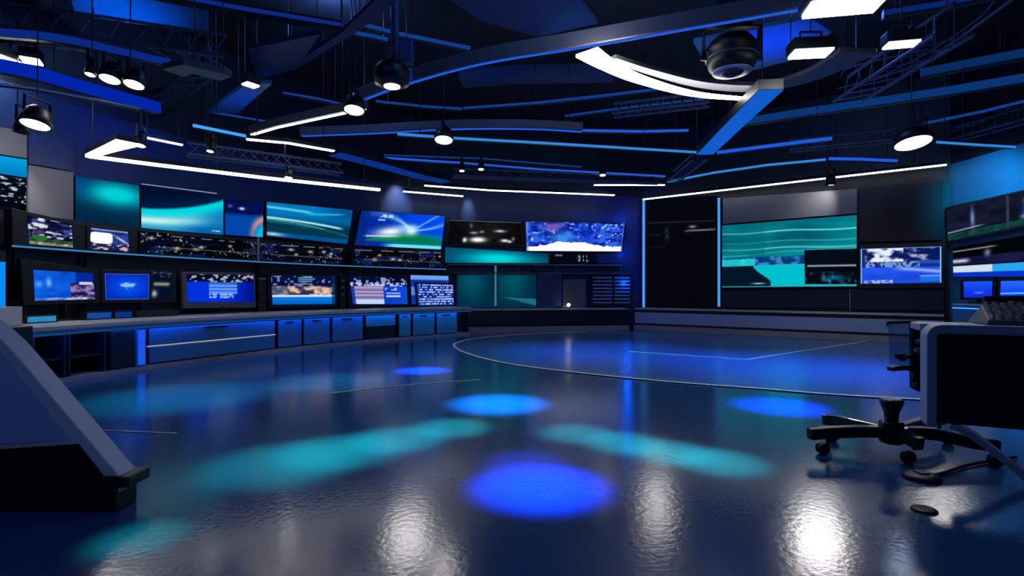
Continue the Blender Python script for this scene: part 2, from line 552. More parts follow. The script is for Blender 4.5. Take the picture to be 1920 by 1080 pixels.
def im_strip_right(u, v):
    c = (6,8,20)
    if v > .62: c = (3,4,9)
    if .4 < v <= .62: c = mix((10,12,40),(30,30,80),fbm(u*6,v*6,2))
    c = mix(c,(205,205,235),gl(v-.52,.06)*(1-sm(.12,.22,u)))
    c = mix(c,(150,150,160),gl(v-.86,.02)*(1-sm(.4,.5,u)))
    c = mix(c,(120,130,150),gl(u-.37,.03)*gl(v-.7,.1))
    c = mix(c,(255,90,90),gl(u-.95,.06)*gl(v-.48,.06))
    if v < .36: c = (205,225,232) if u < .42 else (40,165,240)
    if v < .15: c = (0,50,200)
    return c
def im_blue(u, v):
    c = mix((10,40,215),(30,85,250),v)
    c = mix(c,(90,150,255),gl(u-.55,.16)*gl(v-.3,.05))
    return c
def im_blue2(u, v):
    c = mix((0,50,230),(40,110,255),v)
    c = mix(c,(120,210,255),gl(v-.25-.12*u,.04))
    return c
def im_cyanpanel(u, v):
    t = min(1, 1.1*gl(u-.5,.32)*gl(v-.35,.55))
    c = mix((0,62,95),(0,200,205),t)
    return mix(c,(0,45,75),sm(.72,1,u)*sm(.3,.9,v)*.6)  # shadow towards the right end put into the picture
def im_glasspanel(u, v):          # teal light on the glass cabinet doors, put into their glow
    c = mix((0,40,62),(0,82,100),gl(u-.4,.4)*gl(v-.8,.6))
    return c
def im_leftsign(u, v):
    return mix((0,120,190),(0,165,225),v)
def im_specks(u, v):
    c = (4,10,24)
    n = vn(u*16,v*18,51)
    if n > .6: c = mix(c,(190,205,225),sm(.6,.85,n))
    return c
def im_digits(u, v):              # three pale numerals on a dark strip
    c = (4,8,22)
    a, b = (u-.63)/.022, (v-.5)/.3     # a small 0, a broken 1 and a colon-like mark
    if .55 < math.hypot(a, b) < 1.1: c = (150,165,190)
    if abs(u-.725) < .012 and .18 < v < .82 and abs(v-.5) > .06: c = (150,165,190)
    if abs(u-.805) < .012 and (abs(v-.72) < .12 or abs(v-.28) < .12): c = (150,165,190)
    if abs(u-.82) < .02 and abs(v-.2) < .05: c = (130,145,175)
    if inr(u,v,.1,.25,.75,.9): c = (90,100,125)
    return c
def im_vent(u, v):
    c = (3,16,40)
    if (v*9) % 1 > .68 and vn(u*14,int(v*9),3) > .25 and abs(u-.58) > .04: c = (50,85,130)
    return c

def screen_grid(parent, quad, pic, nx, ny, name='screen', gain=1.0, push=0.0):
    TL, TR, BR, BL = [Vector(q) for q in quad]
    n = (TR-TL).cross(BL-TL).normalized()
    c = (TL+TR+BR+BL)/4
    if n.dot(Vector((0,0,CH))-c) < 0: n = -n
    o0 = world_loc(parent)
    vs, fs, cols = [], [], []
    for j in range(ny+1):
        for i in range(nx+1):
            u, v = i/nx, j/ny
            p = BL.lerp(BR,u).lerp(TL.lerp(TR,u), v)+n*push
            vs.append(tuple(p-o0))
            rgb = s2l(pic(u, v)); cols += [rgb[0]*gain, rgb[1]*gain, rgb[2]*gain, 1.0]
    W = nx+1
    for j in range(ny):
        for i in range(nx): fs.append((j*W+i, j*W+i+1, (j+1)*W+i+1, (j+1)*W+i))
    me = bpy.data.meshes.new(name); me.from_pydata(vs, [], fs); me.update()
    at = me.color_attributes.new('picture', 'FLOAT_COLOR', 'POINT'); at.data.foreach_set('color', cols)
    me.materials.append(M['scr'])
    o = bpy.data.objects.new(name, me); COL.objects.link(o); o.parent = parent
    ORIG[o.name] = o0
    return o

def inset(quad, f):               # shrink a quad towards its centre by fractions (x, y)
    TL, TR, BR, BL = quad
    def at(u, v): return BL.lerp(BR,u).lerp(TL.lerp(TR,u), v)
    return [at(f[0],1-f[1]), at(1-f[0],1-f[1]), at(1-f[0],f[1]), at(f[0],f[1])]

def display(name, label, cat, plane, outer, pic, inner=None, d=0.0, th=.06, res=(48,27), gain=1.0, group=None, stand=None, bez='bezel', mount=None, border=(.02,.03)):
    q = plane.quad(outer, d)
    if stand is not None:
        for z in q[2:]: z.z = max(z.z, stand+.022)
    base = (q[2]+q[3])/2+plane.n*th/2
    if stand is not None: base.z = stand
    t = thing(name, label, cat, base, group)
    part(t, 'housing', MB().slab(q, plane.n*th), M[bez], .004)
    qi = plane.quad(inner, d) if inner else inset(q, border)
    if stand is not None:
        for z in qi: z.z = max(z.z, stand+.035)
    screen_grid(t, qi, pic, res[0], res[1], gain=gain, push=.004)
    if stand is not None:
        c = (q[2]+q[3])/2+plane.n*(th/2)
        tx = Vector((-plane.n.y, plane.n.x, 0))
        neck = MB().bar([V(c.x,c.y,stand+.02), V(c.x,c.y,c.z+.03)], .08, .03)
        part(t, 'stand_neck', neck, M['black'])
        R = Matrix(((tx.x, plane.n.x, 0), (tx.y, plane.n.y, 0), (0,0,1)))
        w = (q[2]-q[3]).length*.45
        part(t, 'stand_foot', MB().box((c.x,c.y,stand+.0125), (w,.14,.02), m=R), M['black'], .006)
    if mount:
        c = (q[0]+q[2])/2+plane.n*(th+mount/2)
        tx = Vector((-plane.n.y, plane.n.x, 0))
        R = Matrix(((tx.x, plane.n.x, 0), (tx.y, plane.n.y, 0), (0,0,1)))
        part(t, 'wall_bracket', MB().box(c, ((q[1]-q[0]).length*.3, mount, (q[0]-q[3]).length*.4), m=R), M['black'])
    return t

# ------------------------------------------------------------------ the room shell
BASE = Path(catmull([(-5.02,2.6),(-4.98,4.5),(-4.88,5.65),(-4.62,6.9),(-4.05,8.3),(-3.1,9.9),(-1.9,11.25),(-.98,12.05)], 8))
WALL = Path(catmull([(-6.35,-1.4),(-6.35,2.5),(-6.25,4.5),(-6.1,6.0),(-5.75,7.6),(-5.1,9.3),(-4.0,11.1),(-2.8,12.6),(-1.8,13.32)], 8))
MON = BASE.offset(.78)            # front plane of the monitors
BACKW = Plane((-1.8,13.32), (3.5,14.3))
RIGHTW = Plane((3.5,14.3), (8.42,10.25))
SIDEW = Plane((8.42,10.25), (8.30,3.0))

def wall_from_path(name, pts, mat, th=.15):
    p = Path(pts); q = p.offset(th)
    return struct(name, MB().strip(p.p, q.p, -.02, CEIL), mat)
def dim_top_wall(name, pts):
    p = Path(pts); q = p.offset(.15)
    struct(name, MB().strip(p.p, q.p, -.02, 3.5), M['wall'])
    struct(name+'_top', MB().strip(p.p, q.p, 3.5, CEIL), M['walldark'])  # unlit upper wall put into a darker colour
dim_top_wall('wall_left', WALL.p)
dim_top_wall('wall_back', [(-1.8,13.32),(3.5,14.3)])
wall_from_path('wall_right', [(3.5,14.3),(8.42,10.25)], M['walldark'])
_a = Path([(8.42,10.25),(8.30,3.0),(8.30,-1.4)]); _b = _a.offset(.15)
struct('wall_side', MB().strip(_a.p, _b.p, -.02, 3.42), M['wallside'])
struct('wall_side_top', MB().strip(_a.p, _b.p, 3.42, CEIL), M['walldark'])  # gloom above the wash put into a dark colour
wall_from_path('wall_front', [(8.30,-1.4),(-6.35,-1.4)], M['walldark'])
struct('floor', MB().box((1,6.5,-.05), (16,16.5,.1)), M['floor'])
struct('ceiling', MB().box((1,6.5,CEIL+.025), (16,16.5,.05)), M['ceil'])

# stage floor with the pale inlaid line
front = [(1720,750),(1400,728),(1200,712),(1000,690),(920,676),(872,662),(852,650),(860,642),(900,634),(1000,626),(1100,622)]
fp = [V(7.4,4.0,0)]+[PZ(x,y,0) for x,y in front]
fp = catmull(fp, 8)
stage = [V(p.x,p.y,.001) for p in fp]+[V(3.4,12.9,.001), V(7.4,9.6,.001)]
struct('floor_stage', MB().poly(stage, (0,0,.006)), M['stage'])
def floor_line(n, pts, w=.035, z=.008):
    return struct('trim_%d' % n, MB().bar([V(p.x,p.y,z+.002) for p in pts], w, .004), M['line'])
floor_line(1, fp, .045)
floor_line(2, [PZ(1180,660,0), PZ(1400,675,0), PZ(1648,637,0)], .03)
floor_line(3, [PZ(150,806,0), PZ(330,813,0)], .012, .001)
floor_line(4, [PZ(620,737,0), PZ(760,722,0), PZ(900,712,0)], .015, .001)

# ------------------------------------------------------------------ left desk with its cabinets
def on(path, a, b):               # piece of a path between two pixel columns
    return path.cut(path.hit(a)[0], path.hit(b)[0])
FRONT = BASE.offset(-.12)
inner = FRONT.p; outer = BASE.offset(1.12).p
dt = thing('desk_counter', 'long curved grey desk top below the left bank of monitors', 'desk', (-4.9,6,0))
part(dt, 'desk_top', MB().strip(inner, outer, .585, .63), M['desk'], .006)
e0 = BASE.offset(-.115).p; e1 = BASE.offset(-.10).p
part(dt, 'apron', MB().strip(e0, e1, .53, .583), M['cab'])
part(dt, 'glow_strip', MB().strip(BASE.offset(-.085).p, BASE.offset(-.055).p, .548, .556), emit('under desk', (.01,.2,1), 14), label='blue light strip under the desk edge')
part(dt, 'edge_line', MB().strip(BASE.offset(-.125).p, BASE.offset(-.1165).p, .532, .556), emit('edge line', (.01,.08,.30), .6))
part(dt, 'plinth', MB().strip(BASE.offset(-.03).p, BASE.offset(.3).p, 0, .05), M['kick'])
part(dt, 'back_support', MB().strip(BASE.offset(.62).p, BASE.offset(.66).p, .0, .583), M['cabdark'])

def cabinet(a, b, mat, label, kind='door', grp='cabinets under the curved desk'):
    seg = on(BASE, a, b)
    p0, p1 = seg.p[0], seg.p[-1]
    d = (p1-p0).normalized(); p0 = p0+d*.008; p1 = p1-d*.008
    pl = Plane(p0, p1); n = pl.n
    base = V((p0.x+p1.x)/2, (p0.y+p1.y)/2, .05)+n*.27
    t = thing('desk_cabinet', label, 'cabinet', base, grp)
    def face(u0,u1,z0,z1,off=0):
        A = p0.lerp(p1,u0); B = p0.lerp(p1,u1); o = V(n.x,n.y,0)*off
        return [V(A.x,A.y,z1)+o, V(B.x,B.y,z1)+o, V(B.x,B.y,z0)+o, V(A.x,A.y,z0)+o]
    L = (p1-p0).length
    if kind == 'open':
        w = .025/L
        part(t, 'side_panel', MB().slab(face(0,w,.055,.515,.02), n*.5), M['cabdark'])
        part(t, 'side_panel', MB().slab(face(1-w,1,.055,.515,.02), n*.5), M['cabdark'])
        part(t, 'back_panel', MB().slab(face(w,1-w,.055,.515,.5), n*.02), M['cabdark'])
        part(t, 'shelf', MB().slab(face(w,1-w,.25,.27,.04), n*.45), M['cabdark'])
        return t
    part(t, 'body', MB().slab(face(0,1,.055,.515,.03), n*.5), M['cabdark'])
    if kind == 'drawers':
        o = part(t, 'drawer', MB().slab(face(.01,.99,.30,.51), n*.025), M[mat], .004)
        part(o, 'handle', MB().slab(face(.38,.56,.475,.49,-.02), n*.02), M['black'])
        o = part(t, 'drawer', MB().slab(face(.01,.99,.07,.27), n*.025), M[mat], .004)
        part(t, 'glow_strip', MB().slab(face(.0,1,.280,.291,.004), n*.02), emit('drawer line', (.75,.85,.9), .55), label='white light strip between the drawers')
    elif kind == 'slot':
        part(t, 'door', MB().slab(face(.02,.98,.30,.51), n*.025), M[mat], .004)
        part(t, 'lower_panel', MB().slab(face(.02,.98,.07,.28,.01), n*.02), M['cabdark'])
    else:
        o = part(t, 'door', MB().slab(face(.02,.98,.07,.51), n*.025), M[mat], .004)
        part(o, 'handle', MB().slab(face(.30,.62,.47,.485,-.018), n*.018), M['black'])
    return t
cabinet(-60, 58, 'cabdark', 'dark desk cabinet at the far left end of the curved desk')
cabinet(62, 128, 'cabdark', 'open black bay under the curved desk beside the sloped console', 'open')
cabinet(130, 203, 'cabdark', 'open black bay under the curved desk, next to the dark door', 'open')
cabinet(206, 254, 'cabdark', 'narrow dark desk cabinet just before the bright blue post')
cabinet(276, 518, 'cab', 'wide blue drawer cabinet with a glowing white line, beside the bright blue post', 'drawers')
cabinet(521, 567, 'cab', 'blue desk cabinet directly right of the wide drawer cabinet')
cabinet(569, 620, 'cab', 'blue desk cabinet under the fourth low monitor')
cabinet(622, 682, 'cab', 'dark blue desk cabinet left of the one with the black slot')
cabinet(685, 743, 'cabteal', 'teal desk cabinet with a black slot in its lower half', 'slot')
cabinet(748, 771, 'cabteal', 'narrowest teal desk cabinet near the end of the curved desk')
cabinet(774, 816, 'cabteal', 'bright teal desk cabinet second from the end of the curved desk')
cabinet(818, 858, 'cabteal', 'bright teal desk cabinet at the right end of the curved desk')
p0 = BASE.hit(264)[1]
po = thing('desk_post', 'bright blue lit post under the desk beside the wide drawers', 'post', (p0.x,p0.y,0.05))
seg = on(BASE.offset(-.02), 256, 274)
n = Plane(seg.p[0], seg.p[-1]).n
A, B = seg.p[0], seg.p[-1]
part(po, 'post_body', MB().slab([V(A.x,A.y,.51),V(B.x,B.y,.51),V(B.x,B.y,.055),V(A.x,A.y,.055)], n*.12), M['cab'])
A2, B2 = A.lerp(B,.15), A.lerp(B,.85)
part(po, 'light_panel', MB().slab([V(A2.x,A2.y,.50)-n*.008,V(B2.x,B2.y,.50)-n*.008,V(B2.x,B2.y,.07)-n*.008,V(A2.x,A2.y,.07)-n*.008], n*.007), M['blue'])

# ------------------------------------------------------------------ left bank: shelf, low monitors, upper row
shp = on(MON, 22, 836)
sh = thing('monitor_shelf', 'long thin curved shelf with a pale blue edge between the two monitor rows', 'shelf', (-5,7.5,1.5))
part(sh, 'shelf_board', MB().strip(shp.p, shp.offset(.26).p, 1.49, 1.515), M['cabdark'])
part(sh, 'led_edge', MB().strip(shp.offset(-.012).p, shp.offset(-.001).p, 1.492, 1.513), emit('shelf edge', (.05,.24,.55), .85))
for a in (26, 160, 484, 650, 832):
    h = MON.offset(.20).hit(a)[1]
    part(sh, 'support_post', MB().bar([V(h.x,h.y,.635), V(h.x,h.y,1.488)], .04, .04), M['dark'])
bp = MON.offset(.262).cut(0.0, MON.hit(838)[0])
part(sh, 'back_panel', MB().strip(bp.p, bp.offset(.02).p, .635, 1.92), M['cabdark'])

def mplane(a, b, path=MON): return Plane(path.hit(a)[1], path.hit(b)[1])
G1 = 'monitors standing on the curved desk'
display('desk_monitor', 'low monitor showing a bright blue studio, leftmost on the curved desk', 'monitor', mplane(38,190), [(38,485),(187,505),(189,568),(45,572)], im_studio, [(62,506),(173,512),(178,561),(65,564)], res=(56,30), stand=.632, group=G1)
t = display('desk_monitor', 'low monitor showing a pale map on blue with a dim side window', 'monitor', mplane(190,330), [(189,505),(330,508),(331,567),(191,568)], im_map, [(196,513),(279,514),(279,561),(198,562)], res=(48,28), stand=.632, group=G1)
pl = mplane(190,330)
screen_grid(t, pl.quad([(283,509),(322,511),(322,560),(283,561)]), im_dim, 20, 24, name='side_screen', push=.004)
display('desk_monitor', 'low monitor with a silver frame showing a blue page of pale lines', 'monitor', mplane(341,480), [(341,509),(478,512),(480,577),(344,578)], im_list, [(350,514),(474,516),(477,566),(351,566)], res=(64,32), stand=.632, bez='grey', group=G1)
display('desk_monitor', 'low monitor showing a crowd above a bright blue band', 'monitor', mplane(502,633), [(502,513),(633,516),(633,576),(504,577)], im_crowd, [(508,517),(628,518),(628,570),(511,571)], res=(64,32), stand=.632, group=G1)
display('desk_monitor', 'low monitor showing a pink and white table on blue', 'monitor', mplane(650,768), [(649,514),(765,516),(768,576),(655,577)], im_table, [(655,519),(762,521),(764,570),(662,570)], res=(64,32), stand=.632, group=G1)
pl = mplane(766,842, MON.offset(.05))
display('desk_monitor', 'low monitor half hidden behind the text monitor at the desk end', 'monitor', pl, [(768,514),(842,516),(843,572),(770,572)], im_textdark, res=(40,24), stand=.632, th=.05, group=G1)
display('desk_monitor', 'small front monitor full of white text lines at the right end of the curved desk', 'monitor', mplane(778,855,MON.offset(-.13)), [(778,529),(853,531),(855,577),(782,578)], im_text, [(781,532),(849,534),(851,574),(785,575)], res=(48,36), stand=.632, th=.04, group=G1)

# black speaker between monitors, cable stack, keyboards and papers on the desk
pl = mplane(484,502)
q = pl.quad([(485,524),(500,524),(500,580),(485,580)])
b0 = (q[2]+q[3])/2; b0.z = .632
t = thing('desk_speaker', 'slim black speaker with a pale cap between two low monitors', 'speaker', b0)
for z in q: pass
qq = [V(q[0].x,q[0].y,q[0].z),V(q[1].x,q[1].y,q[1].z),V(q[1].x,q[1].y,.633),V(q[0].x,q[0].y,.633)]
part(t, 'cabinet', MB().slab(qq, pl.n*.14), M['black'], .008)
part(t, 'cap', MB().slab([qq[0]+V(0,0,.022),qq[1]+V(0,0,.022),qq[1]+V(0,0,.002),qq[0]+V(0,0,.002)], pl.n*.12), M['silver'], .006)
R = Matrix(((-pl.n.y,0,-pl.n.x),(pl.n.x,0,-pl.n.y),(0,1,0)))
c = (qq[0]+qq[1]+qq[2]+qq[3])/4
part(t, 'driver', MB().lathe(c+V(0,0,.08), [(.05,-.0),(.05,.006),(.03,.003)], 20, R), M['dark'])
part(t, 'driver', MB().lathe(c+V(0,0,-.09), [(.055,-.0),(.055,.006),(.03,.003)], 20, R), M['dark'])
pl = mplane(636,649)
q = pl.quad([(637,514),(648,514),(648,577),(637,577)])
b0 = (q[2]+q[3])/2; b0.z = .632
t = thing('cable_rack', 'thin black upright rack of plugs between the crowd and table monitors', 'rack', b0)
part(t, 'rail', MB().slab([q[0],q[1],V(q[1].x,q[1].y,.633),V(q[0].x,q[0].y,.633)], pl.n*.08), M['black'])
for k in range(7):
    c = (q[0]+q[1])/2+V(0,0,-.06-.07*k)-pl.n*.012
    part(t, 'plug', MB().box(c, (.05,.022,.03), math.atan2(pl.n.x,-pl.n.y)), M['midgrey'] if k % 2 else M['dark'])
def desk_box(name, label, cat, a, b, off, z0, z1, depth, mat, bevel=.004, extra=None):
    pth = BASE.offset(off); A, B = pth.hit(a)[1], pth.hit(b)[1]
    n = Plane(A, B).n
    q = [V(A.x,A.y,z1),V(B.x,B.y,z1),V(B.x,B.y,z0),V(A.x,A.y,z0)]
    base = (q[2]+q[3])/2
    t = thing(name, label, cat, base)
    part(t, 'body', MB().slab(q, n*depth), M[mat], bevel)
    if extra: extra(t, q, n)
    return t
def lit_front(m):
    def f(t, q, n):
        s = [x-n*.004 for x in inset(q, (.06,.15))]
        part(t, 'display', MB().slab(s, n*.003), m)
    return f
desk_box('control_unit', 'small cyan lit control unit under the leftmost low monitor', 'control unit', 48, 108, .55, .632, .72, .12, 'black', extra=lit_front(emit('control cyan', (.03,.3,.62), .8)))
desk_box('control_unit', 'small blue lit control unit below the map monitor', 'control unit', 160, 211, .60, .632, .735, .10, 'black', extra=lit_front(emit('control blue', (.01,.09,.5), .7)))
desk_box('control_unit', 'second blue lit control unit beside the first below the map monitor', 'control unit', 214, 249, .60, .632, .73, .10, 'black', extra=lit_front(emit('control blue dim', (.005,.05,.36), .6)))
desk_box('control_unit', 'dark navy control unit left of the silver framed monitor', 'control unit', 256, 335, .60, .632, .72, .10, 'cabdark')
desk_box('desk_tray', 'grey blue tray standing on the far left of the curved desk', 'tray', -40, 42, .38, .632, .83, .16, 'rim')
desk_box('lit_column', 'bright azure lit column at the left edge behind the grey tray', 'light column', -30, 12, .62, .632, 1.43, .1, 'black', extra=lit_front(emit('azure', (0,.27,.95), 1.0)))

G2 = 'monitors on the upper shelf'
def shelf_display(label, outer, pic, inner=None, res=(56,24), a=None, bez='bezel', border=(.02,.06), d=.02):
    pl = mplane(outer[0][0], outer[1][0])
    q = pl.quad(outer, d)
    t = thing('shelf_monitor', label, 'monitor', V(*( (q[2]+q[3])/2)), G2)
    zb = 1.518
    q[2].z = zb; q[3].z = zb
    part(t, 'housing', MB().slab(q, pl.n*.12), M[bez], .005)
    qi = pl.quad(inner, d) if inner else inset(q, border)
    for z in qi: z.z = max(z.z, 1.54)
    screen_grid(t, qi, pic, res[0], res[1], push=.006)
    return t
shelf_display('upper monitor showing a sports field picture, leftmost on the shelf', [(22,390),(160,421),(160,484),(24,472)], im_field, [(51,404),(133,421),(136,474),(54,461)], (48,32))
shelf_display('upper monitor with a white glare on its screen, second on the shelf', [(163,421),(258,433),(258,487),(163,484)], im_glare, [(170,427),(239,435),(242,481),(168,478)], (40,32))
shelf_display('wide black upper screen of many small thumbnails under the cyan sweep screen', [(262,431),(482,452),(482,490),(262,486)], im_mv(3), res=(150,28), border=(.006,.05))
shelf_display('black upper screen of small thumbnails under the streaked screen', [(487,453),(644,463),(641,493),(487,490)], im_mv(19), res=(110,24), border=(.008,.05))
shelf_display('black upper screen of small thumbnails under the starburst screen', [(661,464),(829,470),(828,497),(660,494)], im_mv(37), res=(120,24), border=(.02,.06))
h = MON.offset(.02).hit(484.5)[1]
tag(MB().bar([V(h.x,h.y,1.518),V(h.x,h.y,1.93)], .03,.03).build('shelf_post', M['midgrey'], None, .003, V(h.x,h.y,1.518)), 'short grey post between the two middle thumbnail screens', 'post')

# ------------------------------------------------------------------ big screens and panels on the left wall
WS = WALL.offset(-.16)
def wplane(a, b, p=WS): return Plane(p.hit(a)[1], p.hit(b)[1])
G3 = 'video wall screens above the left desk'
def wscreen(label, outer, pic, res, d=0.0, th=.06, border=(.012,.02), mount=.09, name='wall_screen', group=G3):
    return display(name, label, 'screen', wplane(outer[0][0], outer[1][0]), outer, pic, d=d, th=th, res=res, group=group, mount=mount, border=border)
wscreen('cyan wall screen cut by the left picture edge above a speckled board', [(-60,282),(51,299),(51,334),(-60,318)], im_leftsign, (20,8))
wscreen('speckled dark board cut by the left picture edge below the cyan screen', [(-60,320),(51,336),(49,384),(-60,365)], im_specks, (44,22), name='wall_board')
wscreen('teal glowing wall screen, first of the row after the grey panel', [(141,330),(261,347),(262,431),(141,417)], im_teal, (40,40), border=(.004,.006))
wscreen('wall screen with a bright cyan and white sweep', [(264,347),(419,373),(419,441),(264,428)], im_sweep, (80,44), border=(.004,.006))
wscreen('narrow blue wall screen with an orange glow at its corner', [(421,373),(495,379),(493,446),(421,441)], im_planet, (40,44))
wscreen('wall screen with pale streaks over blue and green', [(498,377),(663,393),(652,459),(498,443)], im_streak, (90,52))
wscreen('tilted wall screen with a white starburst on blue', [(676,393),(836,404),(828,469),(663,461)], im_burst, (110,60))
def wall_panel(label, plane, outer, mat, d=0.0, th=.05, name='wall_board'):
    q = plane.quad(outer, d)
    t = thing(name, label, 'wall panel', (q[2]+q[3])/2)
    part(t, 'board', MB().slab(q, plane.n*th), M[mat], .004)
    part(t, 'mounting_rail', MB().slab(inset([x+plane.n*(th+.001) for x in q], (.1,.3)), plane.n*.06), M['black'])
    return t
wall_panel('pale grey lit wall panel at the left picture edge under a spotlight', wplane(-60,52), [(-60,228),(51,247),(51,297),(-60,280)], 'panelgrey')
wall_panel('grey lower wall panel between the left edge and the teal screen', wplane(54,138), [(54,309),(138,323),(138,416),(54,398)], 'panelgrey')
wall_panel('dark blue upper wall panel above the grey one', wplane(54,138), [(54,225),(138,248),(138,321),(54,307)], 'wall')
pl = wplane(265,406)
q = pl.quad([(265,343.5),(406,361.5),(406,364),(265,346)])
t = thing('wall_light_bar', 'thin pale line of light above the cyan sweep screen', 'light bar', (q[2]+q[3])/2)
part(t, 'housing', MB().slab(q, pl.n*.05), M['dark'])
part(t, 'glow_strip', MB().slab([x-pl.n*.004 for x in inset(q,(0,.15))], pl.n*.003), emit('pale line', (.4,.5,.8), .6))

# ------------------------------------------------------------------ back wall
G4 = 'screens on the back wall'
display('wall_screen', 'black wall screen with a few white glints, left of the reef television', 'screen', BACKW, [(841,411),(979,416),(982,462),(836,460)], im_bokeh, d=-.14, th=.06, res=(64,30), group=G4, mount=.07)
display('wall_television', 'wide television with a blue reef picture and white sand on the back wall', 'television', BACKW, [(982,414),(1175,417),(1168,473),(984,472)], im_reef, d=-.16, th=.06, res=(130,44), group=G4, mount=.09, gain=1.15)
display('wall_screen', 'teal glowing panel under the black screen with glints', 'screen', BACKW, [(834,463),(1029,475),(1029,494),(834,493)], im_cyanpanel, d=-.09, th=.03, res=(40,14), group=G4, mount=.05, border=(.003,.01), gain=1.15)
display('clock_display', 'black strip with three pale numerals under the reef television', 'display', BACKW, [(1031,475),(1118,475.5),(1118,494),(1031,493.5)], im_digits, d=-.13, th=.06, res=(66,20), mount=.06)
wall_panel('navy panel under the right end of the reef television', BACKW, [(1119,475.5),(1168,476),(1168,494),(1119,494)], 'wall', d=-.13)
def shelf_line(name, label, plane, a, b, mat, d, depth, up=True):
    q = plane.quad([a, b, (b[0], b[1]+2.2), (a[0], a[1]+2.2)], d)
    t = MB().slab(q, plane.n*depth)
    o = t.build(name, mat, None, 0, (q[2]+q[3])/2); return o
led = emit('pale edge', (.08,.3,.42), .45)
tag(shelf_line('wall_shelf', '', BACKW, (838,495), (1168,496), M['midgrey'], -.2, .18), 'thin upper wall shelf below the teal panel on the back wall', 'shelf')
tag(shelf_line('wall_shelf', '', BACKW, (850,511), (1184,511.5), M['grey'], -.2, .18), 'thin lower wall shelf along the top of the glass cabinets', 'shelf')
def glass_cab(label, a, b, y0, y1, pic=None, mat='glass', extra=None):
    q = BACKW.quad([(a,y0),(b,y0),(b,y1),(a,y1)], -.16)
    for i in (2,3): q[i].z = .56
    t = thing('wall_cabinet', label, 'cabinet', (q[2]+q[3])/2, 'cabinets along the back wall')
    part(t, 'body', MB().slab([x+BACKW.n*.01 for x in q], BACKW.n*.14), M['cab'])
    dq = inset(q, (.03,.03))
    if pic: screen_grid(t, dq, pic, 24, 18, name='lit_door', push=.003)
    else: part(t, 'door', MB().slab(dq, BACKW.n*.009), M[mat])
    if extra: extra(t, q)
    return t
def curve_patch(t, q):  # curved patch of light put in as a glowing shape
    q0 = BACKW.quad([(935,558)], -.175)[0]
    pts = [(935,557.5),(950,558.5),(965,562),(980,567),(1005,573),(1005,560),(975,559),(950,557.5)]
    part(t, 'light_patch', MB().poly(BACKW.quad(pts, -.175), BACKW.n*.008), emit('patch teal', (.02,.2,.28), .7), label='pale teal curved patch of light')
glass_cab('teal glass cabinet left of the bright mullion on the back wall', 856, 927, 514, 577, im_glasspanel)
glass_cab('teal glass cabinet with a curved pale patch of light, right of the bright mullion', 932, 1006, 514, 577, im_glasspanel, extra=curve_patch)
glass_cab('dark blue narrow cabinet between the curved patch of light and the grey door', 1009, 1052, 514, 577, mat='wall')
glass_cab('grey fronted narrow cabinet left of the louvred panel on the back wall', 1056, 1098, 524, 577, mat='grey')
def vent(t, q): pass
q = BACKW.quad([(1108,515),(1184,515),(1184,573),(1108,573)], -.16)
t = thing('louvre_vent', 'dark louvred panel with pale blue slats at the right end of the back wall', 'vent', (q[2]+q[3])/2)
part(t, 'frame', MB().slab(q, BACKW.n*.1), M['cabdark'])
for k in range(8):
    u0, u1 = (.06,.52) if k % 2 else (.04,.5)
    TL,TR,BR,BL = q
    v1 = .92-k*.115; v0 = v1-.035
    for (a,b) in ((u0,u1),(.58,.96)):
        f = [BL.lerp(BR,a).lerp(TL.lerp(TR,a),v1), BL.lerp(BR,b).lerp(TL.lerp(TR,b),v1), BL.lerp(BR,b).lerp(TL.lerp(TR,b),v0), BL.lerp(BR,a).lerp(TL.lerp(TR,a),v0)]
        part(t, 'slat', MB().slab([x-BACKW.n*.012 for x in f], BACKW.n*.01), M['bench'])
q = BACKW.quad([(927.5,497.5),(931,497.5),(931,574),(927.5,574)], -.175)
t = thing('cabinet_mullion', 'bright teal upright mullion between two glass cabinets on the back wall', 'mullion', (q[2]+q[3])/2)
part(t, 'rail', MB().slab(q, BACKW.n*.012), emit('mullion light', (.06,.36,.42), .55))
for a in (971, 1042):
    q = BACKW.quad([(a,497.6),(a+2,497.6),(a+2,510.4),(a,510.4)], -.19)
    tag(MB().slab(q, BACKW.n*.05).build('shelf_bracket', M['grey'], None, 0, (q[2]+q[3])/2), 'small upright bracket between the two wall shelves, %s' % ('above the curved pale patch of light' if a < 1000 else 'left of the grey fronted cabinet'), 'bracket')
q = BACKW.quad([(1001,498),(1013,498),(1013,510),(1001,510)], -.19)
tag(MB().slab(q, BACKW.n*.08).build('speaker_box', M['black'], None, .004, (q[2]+q[3])/2), 'tiny black box between the two wall shelves', 'speaker')

# ledges along the back and right walls
def ledge(a, b, plane, label, band, d0=-.62):
    n = V(plane.n.x, plane.n.y, 0)
    A, B = plane.hit(a, 600, d0), plane.hit(b, 600, d0)
    t = thing('wall_ledge', label, 'ledge', V((A.x+B.x)/2,(A.y+B.y)/2,0)+n*.3)
    def lay(name, z0, z1, off, depth, mat, **k):
        o = n*off
        return part(t, name, MB().slab([V(A.x,A.y,z1)+o,V(B.x,B.y,z1)+o,V(B.x,B.y,z0)+o,V(A.x,A.y,z0)+o], n*depth), M[mat], **k)
    lay('top_board', .52, .55, 0, .605, 'desk')
    lay('upper_recess', .445, .518, .05, .5, 'black')
    lay('front_panel', .17, .443, .01, .55, band)
    lay('lower_recess', .12, .168, .05, .5, 'black')
    lay('kick_board', .0, .118, -.05, .6, 'kick')
    return t
ledge(878, 1178, BACKW, 'low dark ledge along the back wall under the glass cabinets', 'cabdark')
ledge(1190, 1770, RIGHTW, 'long low ledge with a pale blue band along the right wall', 'bench', -.62)
p = BACKW.hit(1066, 585, -.5); p.z = .552
t = thing('table_lamp', 'tiny white light standing on the dark back ledge', 'lamp', p)
